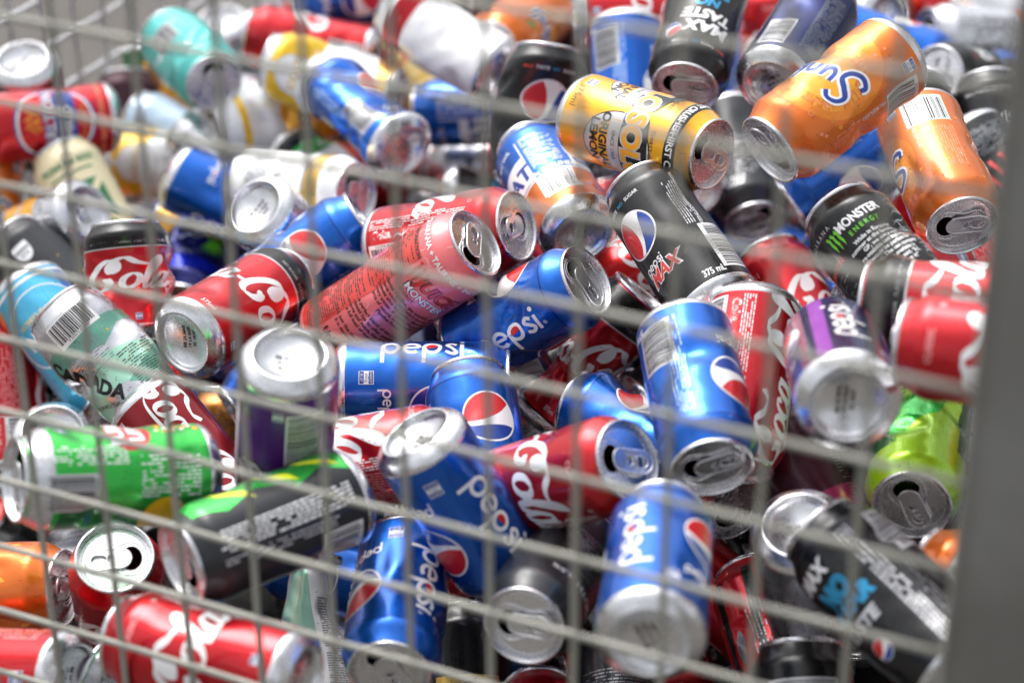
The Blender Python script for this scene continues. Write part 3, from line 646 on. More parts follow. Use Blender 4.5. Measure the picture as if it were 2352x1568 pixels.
def k_monster(H):
    a = Art('ink_black'); u = U(-10)
    for i in range(3): a.poly([(u - 12 + 8 * (i * .5 + p[0]), 92 + 6.2 * p[1]) for p in [(0, 2.0 - .1 * i), (.22, 2.15), (.4, 1.75), (.34, 1.2), (.4, .7), (.24, -.1 - .15 * (i % 2)), (.18, .5), (.1, 1.1), (.16, 1.6)]], 'ink_clawgreen', 2)
    a.text('MONSTER', 6.6, U(20), 100, 'ink_white', bold=.03, sx=.85); a.text('E N E R G Y', 3.6, U(20), 93, 'ink_clawgreen', bold=.02); a.text('G U A R A N A', 3.2, U(-40), 108, 'ink_offgrey')
    for i, s_ in enumerate(['While in Europe last', 'summer at the Spanish Moto', 'GP, we saw a cool', 're-sealable can and knew', 'it would be perfect for', 'Monster. The can company', 'said, "only available in', 'Europe." We said, "B.S.,', 'we gotta have it!"', '', 'Of course we got the can', 'and brewed up our new', 'Premium Monster', 'Extra. Monster', 'so clean, smooth', 'it gets the']): a.text(s_, 3.0, U(24) , 86 - i * 4.3, 'ink_white', bold=.02)
    r = random.Random(8)
    for i in range(26): a.stroke([(0, 0), (6, 1.5), (12, -.5), (18, 2.5)], r.uniform(.6, 1.5), 'ink_offgrey', T_(1, r.uniform(-25, 20), U(66) + r.uniform(-2, 3), 104 - i * 3), 2, taper=.5, n=4)
    a.rect(U(-92), 20, U(-36), 84, 'ink_charcoal'); a.text('INFORMATION', 4, U(-64), 86, 'ink_redink', bold=.04); a.micro(U(-90), 22, U(-38), 82, 'ink_grey_m', 7, gap=3.2, h=1.2, lay=2, dens=.55); return a
def k_carlton(H):
    a = Art('ink_red')
    for q in (0, 180):
        u = U(q); a.ell(u, 64, 38, 38, 'ink_inkblue', 1, n=64); a.ell(u, 64, 36.4, 36, 'ink_white', 2, n=64); a.ell(u, 64, 34.4, 33.6, 'ink_red', 3, n=64)
        a.rect(u - 32, 44, u + 32, 62, 'ink_inkblue', 4); a.text('CARLTON', 10.5, u, 63, 'ink_inkblue', bold=.1, lay=4); a.text('CARLTON', 10, u, 63.3, 'ink_offgrey', bold=.04, lay=6, sx=1.02); a.text('MILD', 9.5, u, 48.5, 'ink_offgrey', bold=.05, lay=5)
        r = random.Random(2)
        for i in range(22): a.stroke([(0, 0), (2, 2), (3, 5), (1.5, 7)], 1.1, 'ink_yolk', T_(1, r.uniform(-60, 60), u + r.uniform(-13, 13), 75 + r.uniform(0, 12)), 4, n=3, taper=.4)
        a.text('FULL FLAVOUR', 3, u, 36, 'ink_yolk', lay=4)
    for q in (-120, -40, 40, 120): a.text('· FRESHLY BREWED', 3.8, U(q), 18, 'ink_peach', bold=.02)
    return a
def k_cream(H):
    a = Art('ink_cream')
    for q in (-25, 155):
        u = U(q); G = 'ink_deepgreen'; a.text('PREMIUM BEER', 6, u, 104, G, bold=.03)
        for s_ in (-1, 1): a.poly([(u + s_ * 4, 62), (u + s_ * 24, 80), (u + s_ * 24, 44)], G, 1)
        a.poly([(u, 66), (u - 20, 86), (u + 20, 86)], G, 1); a.poly([(u, 58), (u - 20, 38), (u + 20, 38)], G, 1); a.rect(u - 22, 96, u + 22, 98, G)
        for du_, dv in ((-15, 62), (15, 62), (0, 78), (0, 46)): a.poly([(u + du_ + (4 if i % 2 == 0 else 1.7) * math.sin(i * math.pi / 5), dv + (4 if i % 2 == 0 else 1.7) * math.cos(i * math.pi / 5)) for i in range(10)], 'ink_cream', 2)
        a.rect(u - 22, 22, u + 22, 30, G)
    a.micro(U(45), 20, U(70), 100, 'ink_text_dark', 4, gap=2.6); return a
def bands(a, L):
    for v0, v1, k in L: a.band(v0, v1, k, 0)
def k_silvergold(H):
    a = Art('ink_silver'); bands(a, [(38, 58, 'ink_yellow'), (86, 126, 'ink_offgrey')]); a.micro(-100, 22, 100, 34, 'ink_text_dark', 5, gap=3.2, h=1.6, dens=.4)
    for q in (-120, 0, 120): a.text('BITTER', 8, U(q), 45, 'ink_text_dark', bold=.04, lay=2)
    for q in (-60, 60): a.ell(U(q), 72, 10, 10, 'ink_yellow', 1)
    return a
def k_whiteyellow(H):
    a = Art('ink_white')
    for i, q in enumerate((-90, 90)):
        a.poly([(U(q) - 50, 122), (U(q) + 50, 122), (U(q) + 44, 100), (U(q) + 20, 84), (U(q), 80), (U(q) - 20, 84), (U(q) - 44, 100)], 'ink_lemon', 1); a.poly([(U(q) - 50, 11), (U(q) + 50, 11), (U(q) + 30, 26), (U(q), 30), (U(q) - 30, 26)], 'ink_gold', 1)
    a.ell(0, 96, 20, 20, 'ink_offgrey', 2); a.ell(0, 96, 18.5, 18.5, 'ink_white', 3); a.text('XXXX', 8, 0, 93, 'ink_gold', bold=.03, lay=4); a.text('FINEST MALT', 4, 0, 66, 'ink_grey_m'); a.text('LAGER', 7, 0, 54, 'ink_gold', bold=.03)
    a.micro(U(60), 34, U(95), 76, 'ink_grey_m', 6, gap=2.6); a.micro(U(-120), 34, U(-70), 76, 'ink_text_dark', 7, gap=2.8); return a
def k_lemon(H):
    a = Art('ink_sky'); a.text('LEMON', 12, 0, 56, 'ink_white', bold=.06); a.text('NATURAL LEMON', 4.5, 0, 45, 'ink_gold_l', bold=.03); a.band(14, 17, 'ink_white'); a.ring(0, 60, 40, 41.5, 'ink_white', ar=.85); a.poly([(30, 20), (42, 40), (44, 60), (50, 60), (50, 20)], 'ink_gold', 1)
    a.text('SPARKLING', 6, 0, 78, 'ink_white', bold=.02, shear=.2); a.rect(U(-70), 18, U(-52), 100, 'ink_blue', 0); return a
def k_canadian(H):
    a = Art('ink_silver'); G = 'ink_mint'; D = 'ink_mint_d'
    a.poly([(-104, 96), (-30, 102), (-10, 96), (10, 98), (104, 96), (104, 82), (30, 88), (6, 78), (-20, 86), (-104, 82)], D, 1)
    a.poly([(-40, 60), (0, 74), (40, 62), (60, 66), (104, 60), (104, 11), (60, 12), (20, 40), (-20, 50), (-60, 11), (-104, 11), (-104, 60)], G, 1); a.poly([(0, 44), (50, 60), (60, 52), (12, 34)], D, 2)
    a.barcode(-20, 96, 18, 116, 7, paper='ink_white', lay=3); a.micro(-26, 66, 6, 92, 'ink_grey_m', 4, gap=2.2, lay=2); a.micro(6, 20, 40, 66, 'ink_text_dark', 5, gap=2.2, lay=3)
    a.text('CANADA', 11, U(-52), 66, 'ink_black', bold=.05, rot=-60, lay=3); a.text('BRING THE OUTDOORS', 3.8, U(-30), 34, 'ink_text_dark', rot=-30, lay=3); k_dots(20, -60, 60, 20, 110, a, ['ink_gold'], 4, (.5, 1.4)); return a
def k_pineapple(H):
    a = Art('ink_indigo'); a.band(96, 112, 'ink_cobalt', 1)
    u = U(-10); a.ell(u, 50, 13, 20, 'ink_leaf', 1); 
    for i in range(5):
        for j in range(3): a.ell(u - 8 + 8 * j + (i % 2) * 3, 36 + 7 * i, 1.8, 1.8, 'ink_lemon', 2, n=8)
    for an in range(-50, 60, 20): a.poly([(u - 3, 68), (u + 3, 68), (u + 16 * math.sin(rad(an)), 70 + 18 * math.cos(rad(an)))], 'ink_clawgreen', 2)
    a.ring(u + 20, 60, 9, 10.2, 'ink_offgrey'); return a
def k_whitegreen(H):
    a = Art('ink_white'); a.band(11, 30, 'ink_silver', 0); a.text('PREMIUM MIXER', 3.5, 0, 38, 'ink_deepgreen', bold=.02); a.text('Lime & Soda', 6, 4, 52, 'ink_leaf', shear=.3); a.micro(-30, 60, 30, 108, 'ink_deepgreen', 6, gap=2.2); a.micro(U(80), 40, U(120), 100, 'ink_deepgreen', 7); return a
def k_greenwhite(H):
    a = Art('ink_white'); a.band(102, 122, 'ink_black', 0); a.band(84, 102, 'ink_green', 0); a.text('AVO     AVO     AVO', 9, 0, 88, 'ink_offgrey', bold=.05); a.text('AVO    AVO', 9, U(180), 88, 'ink_offgrey', bold=.05); a.text('Virgin', 9, 10, 30, 'ink_text_dark', shear=.2, bold=.02); a.rect(U(-90), 50, U(-40), 80, 'ink_green_d'); a.micro(-20, 44, 30, 74, 'ink_grey_m', 3); return a
def k_whitegold(H):
    a = Art('ink_white'); a.band(98, 113, 'ink_gold', 0); a.band(96, 97.4, 'ink_grey_m'); a.text('ESTD   1856   ESTD   1856', 5, 0, 101, 'ink_gold_l', lay=2); a.text('Virgin', 10, 0, 60, 'ink_text_dark', bold=.03, shear=.2); a.micro(-40, 30, 30, 50, 'ink_grey_m', 3); return a
def k_purple(H):
    a = Art('ink_purple'); r = random.Random(3)
    for i in range(14):
        u, v = r.uniform(-100, 100), r.uniform(20, 110); a.poly([(u, v), (u + 14, v + 5), (u + 10, v + 16), (u - 5, v + 10)], 'ink_violet' if i % 2 else 'ink_maroon', 1)
    a.barcode(U(-52), 24, U(-4), 74, 12, vert=True, paper='ink_white', lay=2); a.rect(U(-60), 20, U(-58), 100, 'ink_violet', 2)
    u = U(38); o = [(u + 15 * math.cos(rad(t)), 88 + 17 * math.sin(rad(t))) for t in range(22, 382, 45)]; a.poly(o, 'ink_black', 3); a.poly([(u + .86 * (p[0] - u), 88 + .86 * (p[1] - 88)) for p in o], 'ink_offgrey', 4); a.text('K', 19, u, 80.5, 'ink_black', bold=.05, lay=5)
    a.text('ENERGY', 7, U(100), 52, 'ink_grey_m', bold=.02, lay=2); shield(a, U(5), 26, .7, 2); a.rect(U(62), 30, U(74), 118, 'ink_offgrey', 2); return a
def k_maroon(H):
    a = Art('ink_maroon'); a.rect(U(-80), 14, U(-20), 100, 'ink_magenta', 0)
    for q in (0, 180): a.ring(U(q), 34, 10, 12, 'ink_yolk', 2); a.poly([(U(q) - 6, 28), (U(q) + 7, 26), (U(q) + 2, 42)], 'ink_yolk', 2); a.ring(U(q), 34, 14, 15, 'ink_grey_m', 2)
    a.text('RUM & COLA', 8, U(-60), 60, 'ink_offgrey', bold=.03, lay=2); a.text('X', 12, U(70), 24, 'ink_offgrey', bold=.05); return a
def k_charcoal(H):
    a = Art('ink_charcoal'); a.text('SMOOTH  3.5%', 6, 0, 96, 'ink_offgrey', bold=.03); a.micro(-40, 40, 30, 86, 'ink_grey_m', 3, gap=2.8, h=1.2); a.text('BLEND', 8, U(180), 60, 'ink_offgrey', bold=.04); return a
def k_charcoalshield(H):
    a = Art('ink_charcoal'); a.rect(-8, 98, 8, 106, 'ink_white'); a.ell(0, 98.5, 8, 10, 'ink_white', 1, a0=180, a1=360); a.rect(-7, 99, 7, 100.5, 'ink_charcoal', 2); a.text('375', 4, 0, 93, 'ink_charcoal', lay=2); k_dots(16, -30, 40, 30, 80, a, ['ink_gold'], 3, (.4, 1.1)); return a
def k_orangedrip(H):
    a = Art('ink_orange'); r = random.Random(6)
    for i in range(46):
        u, v, an = r.uniform(-100, 100), r.uniform(34, 110), r.uniform(60, 120); a.stroke([(0, 0), (4, .6), (9, 0)], 4.2, 'ink_yolk', T_(1, an, u, v), 1, taper=.45, n=6)
    a.text('ORANGE', 12, U(60), 60, 'ink_white', bold=.05, lay=2); return a
def k_great(H):
    a = Art('ink_blue'); W = 'ink_white'; a.band(11, 50, 'ink_orange', 0); a.band(49, 51, W, 1)
    for q in (0, 180):
        a.rect(U(q) - 42, 52, U(q) + 26, 84, W, 2); a.text('GREAT', 16, U(q) - 6, 58, 'ink_inkblue', bold=.04, lay=3, sx=.95); a.text('3.5% ALC VOL', 4, U(q) + 2, 100, W, bold=.02); a.rect(U(q) + 26, 24, U(q) + 27.2, 104, W, 2)
        a.micro(U(q) + 30, 60, U(q) + 56, 104, W, 5, gap=2.4, h=1.0, lay=2); a.text('10c REFUND', 5, U(q) + 42, 53, W, bold=.03, lay=2); a.barcode(U(q) + 28, 22, U(q) + 58, 48, 3, lay=2)
    return a
def k_dew(H):
    a = Art('ink_charcoal'); G = 'ink_green'; Y = 'ink_clawlime'
    for u0 in (U(44), U(-150)):
        a.poly([(u0, 12), (u0 + 10, 30), (u0 + 2, 50), (u0 + 14, 74), (u0 + 4, 100), (u0 + 12, 122), (u0 + 34, 122), (u0 + 22, 96), (u0 + 36, 70), (u0 + 22, 46), (u0 + 34, 26), (u0 + 28, 12)], G, 1)
        for v in (16, 46, 78): a.poly([(u0 + 6, v), (u0 + 20, v + 22), (u0 + 28, v + 26), (u0 + 16, v + 4)], Y, 2)
    a.micro(U(6), 18, U(34), 116, 'ink_white', 12, gap=2.6, h=1.5, vert=True, dens=.92); a.micro(U(-12), 30, U(3), 116, 'ink_offgrey', 13, gap=2.6, h=1.2, vert=True, dens=.8)
    a.barcode(U(-60), 16, U(-16), 46, 4, paper='ink_white'); return a
def k_lime(H):
    a = Art('ink_lime'); a.rect(U(30), 11, U(120), 100, 'ink_green_d', 0); a.rect(U(-100), 11, U(-50), 90, 'ink_green_d', 0); a.poly([(-20, 20), (30, 50), (24, 90), (-10, 60)], 'ink_green', 1); a.micro(U(20), 30, U(40), 100, 'ink_lime', 4); return a
def k_greytxt(H):
    a = Art('ink_black'); a.rect(U(4), 12, U(44), 116, 'ink_charcoal', 1); a.micro(U(8), 16, U(30), 112, 'ink_offgrey', 6, gap=2.8, h=1.6, lay=2, vert=True, dens=.9); a.micro(U(32), 16, U(46), 70, 'ink_grey_m', 8, gap=2.8, h=1.3, lay=2, vert=True); a.barcode(U(50), 78, U(86), 112, 3, vert=True, paper='ink_offgrey')  # charcoal strip behind the small print is the black wall's highlight, painted in
    u = U(-48); a.text('MAX', 9, u, 100, 'ink_white', bold=.05, shear=.2); a.text('NO', 11, u + 4, 83, 'ink_cyan', bold=.09, shear=.2); a.text('SUGAR', 9.5, u + 4, 71, 'ink_cyan', bold=.07, shear=.2); a.text('TASTE', 8, u + 2, 58, 'ink_offgrey', bold=.05, shear=.2); globe(a, u + 2, 42, 7.5); return a
def k_redblack(H):
    a = Art('ink_red'); 
    for q in (-70, -20, 25, 60): a.poly([(U(q), 11), (U(q) + 5, 11), (U(q) + 14, 120), (U(q) + 6, 120)], 'ink_black', 1)
    a.rect(U(62), 11, U(180), 122, 'ink_black', 1); a.micro(-12, 20, 10, 90, 'ink_offgrey', 4, vert=True, gap=3, h=1.2, lay=2); a.ell(-24, 60, 4, 14, 'ink_grey_m', 2); return a
def gen(base, *L, txt=None):
    def f(H):
        a = Art(base); bands(a, L)
        if txt: a.text(txt[0], txt[1], U(txt[5]) if len(txt) > 5 else 0, txt[2], txt[3], rot=txt[4] if len(txt) > 4 else 0, bold=.04, lay=2)
        a.micro(U(55), 24, U(85), 96, 'ink_grey_m', len(base), gap=2.6); return a
    return f
def k_teal(H):
    a = Art('ink_teal'); a.barcode(U(-10), 30, U(34), 62, 5, paper='ink_offgrey'); k_dots(12, -90, 90, 30, 110, a, ['ink_white'], 6, (1.5, 4)); return a
def k_yellowgreen(H):
    a = Art('ink_yellow'); a.rect(U(20), 11, U(140), 80, 'ink_green_d', 0); a.poly([(-40, 30), (-30, 70), (-10, 40), (4, 90), (10, 50), (20, 30)], 'ink_brown', 1); a.band(10, 24, 'ink_green_d', 1); return a
def k_cascade(H):
    a = Art('ink_white'); a.poly([(-104, 11), (-104, 50), (-60, 34), (-30, 60), (0, 70), (30, 60), (60, 34), (104, 50), (104, 11)], 'ink_yellow', 1)
    for q in (0, 180): a.text('CASCADE', 8, U(q), 44, 'ink_text_dark', bold=.04, lay=2)
    a.band(104, 112, 'ink_lemon', 1); return a
def k_blackred(H):
    a = Art('ink_black'); a.text('Jumpin Ginger', 7, 0, 98, 'ink_white', shear=.2, bold=.03)
    for i in range(9): a.poly([(-50 + 12 * i, 50), (-46 + 12 * i, 50), (-42 + 9 * i, 88), (-46 + 9 * i, 88)], 'ink_redink', 1)
    a.ring(30, 40, 5, 7, 'ink_cyan'); a.micro(-40, 20, 20, 44, 'ink_grey_m', 4); return a
def k_blacksilver(H):
    a = Art('ink_black'); a.barcode(-16, 14, 18, 40, 9, vert=False, paper='ink_white'); a.text('MADE 10c', 4, U(-50), 24, 'ink_white', bold=.02); a.band(62, 70, 'ink_red', 0); return a
def k_dietwhite(H):
    a = Art('ink_silver'); a.band(11, 44, 'ink_orange', 0); script(a, 9, 'Coca', U(20), 26); a.micro(-40, 50, 30, 100, 'ink_text_dark', 4, gap=3, h=1.1, vert=True); a.rect(-80, 46, -42, 104, 'ink_grey_m'); return a
def k_silvertile(H):
    a = Art('ink_charcoal')
    for i in range(6):
        for j in range(8): a.rect(-50 + i * 16, 20 + j * 12, -44 + i * 16, 29 + j * 12, 'ink_silver')
    return a
def k_mint(H):
    a = Art('ink_white'); a.poly([(-70, 11), (-10, 11), (10, 60), (0, 120), (-30, 120), (-50, 70)], 'ink_mint', 1); a.micro(14, 20, 44, 100, 'ink_grey_m', 4); return a
def k_darkgold(H):
    a = Art('ink_black'); a.rect(-24, 12, 26, 76, 'ink_gold'); a.text('WESTERN', 9, -2, 44, 'ink_maroon', bold=.05, lay=2, rot=-90); a.text('& CO', 6, -14, 50, 'ink_maroon', bold=.04, lay=2, rot=-90); a.text('ALE', 10, 14, 56, 'ink_text_dark', bold=.05, lay=2, rot=-90); return a
def k_blacktxt(H):
    a = Art('ink_black'); a.text('MAX', 11, 8, 66, 'ink_offgrey', rot=90, bold=.05, shear=.2); a.text('TASTE', 9, 20, 66, 'ink_offgrey', rot=90, bold=.04, shear=.2); globe(a, -14, 60, 8); a.text('MAX TASTE NO SUGAR', 3, 0, 107, 'ink_white'); return a
def k_blackdots(H):
    a = Art('ink_black'); a.micro(-60, 20, 60, 104, 'ink_offgrey', 4, gap=2.6, h=1.0, dens=.6); return a
def k_barblack(H):
    a = Art('ink_black'); a.barcode(-24, 60, 24, 104, 4, vert=True, paper='ink_offgrey'); a.micro(-24, 20, 24, 54, 'ink_grey_m', 3); return a
def k_yellowtxt(H):
    a = Art('ink_yellow'); a.text('FINEST', 8, U(90), 88, 'ink_text_dark', bold=.04); a.band(100, 106, 'ink_text_dark'); a.micro(U(60), 30, U(110), 74, 'ink_text_dark', 4, gap=3, h=1.2); return a
def k_gold(H):
    a = Art('ink_gold_l'); script(a, 11, 'Cola', 0, 60, k='ink_coral'); a.band(98, 104, 'ink_gold'); return a
def k_goldbrown(H):
    a = Art('ink_brown'); a.micro(-30, 60, 20, 110, 'ink_text_dark', 5, gap=3, h=1.4); a.ell(20, 40, 14, 14, 'ink_gold', 1); a.ell(-30, 30, 10, 16, 'ink_coral', 1); return a
ARTS = dict(pepsi=k_pepsi, pepsipurple=k_purplepepsi, navy=k_navy, pepsimax=k_pepsimax, maxb=k_maxb, maxdark=k_maxdark, coke=coke, cokez=lambda H: coke(H, band='ink_black'),
    cokea=lambda H: coke(H, 'ink_red_dark', axis=1), cokei=lambda H: coke(H, axis=2), cokeplain=lambda H: coke(H, plain=True), greensoda=k_greensoda, sunkist=k_sunkist, solo=k_solo, juice=k_juice, monster=k_monster, carlton=k_carlton,
    cream=k_cream, silvergold=k_silvergold, whiteyellow=k_whiteyellow, lemon=k_lemon, canadian=k_canadian, pineapple=k_pineapple, whitegreen=k_whitegreen, greenwhite=k_greenwhite, whitegold=k_whitegold,
    purple=k_purple, maroon=k_maroon, charcoal=k_charcoal, charcoalshield=k_charcoalshield, orangedrip=k_orangedrip, great=k_great, dew=k_dew, lime=k_lime, greytxt=k_greytxt, redblack=k_redblack,
    teal=k_teal, yellowgreen=k_yellowgreen, cascade=k_cascade, blackred=k_blackred, blacksilver=k_blacksilver, dietwhite=k_dietwhite, silvertile=k_silvertile, mint=k_mint, darkgold=k_darkgold,
    blacktxt=k_blacktxt, blackdots=k_blackdots, barblack=k_barblack, yellow=k_yellowtxt, gold=k_gold, goldbrown=k_goldbrown,
    silverplain=gen('ink_silver', (50, 54, 'ink_grey_m')), aqua=gen('ink_aqua', (90, 128, 'ink_silver')), coral=gen('ink_coral', (90, 100, 'ink_peach')), white=gen('ink_white', (98, 116, 'ink_red')),
    paleblue=gen('ink_paleblue', (60, 66, 'ink_silver')), whitered=gen('ink_red', (72, 128, 'ink_silver'), txt=('PURE', 7, 84, 'ink_text_dark')), mustard=gen('ink_yellow', (11, 20, 'ink_white')),
    maroonplain=gen('ink_maroon', (40, 60, 'ink_magenta')), whiteorange=gen('ink_white', (106, 128, 'ink_orange')))
BEER = {'carlton', 'cream', 'great', 'cascade', 'whiteyellow', 'silvergold', 'whitegold', 'darkgold'}

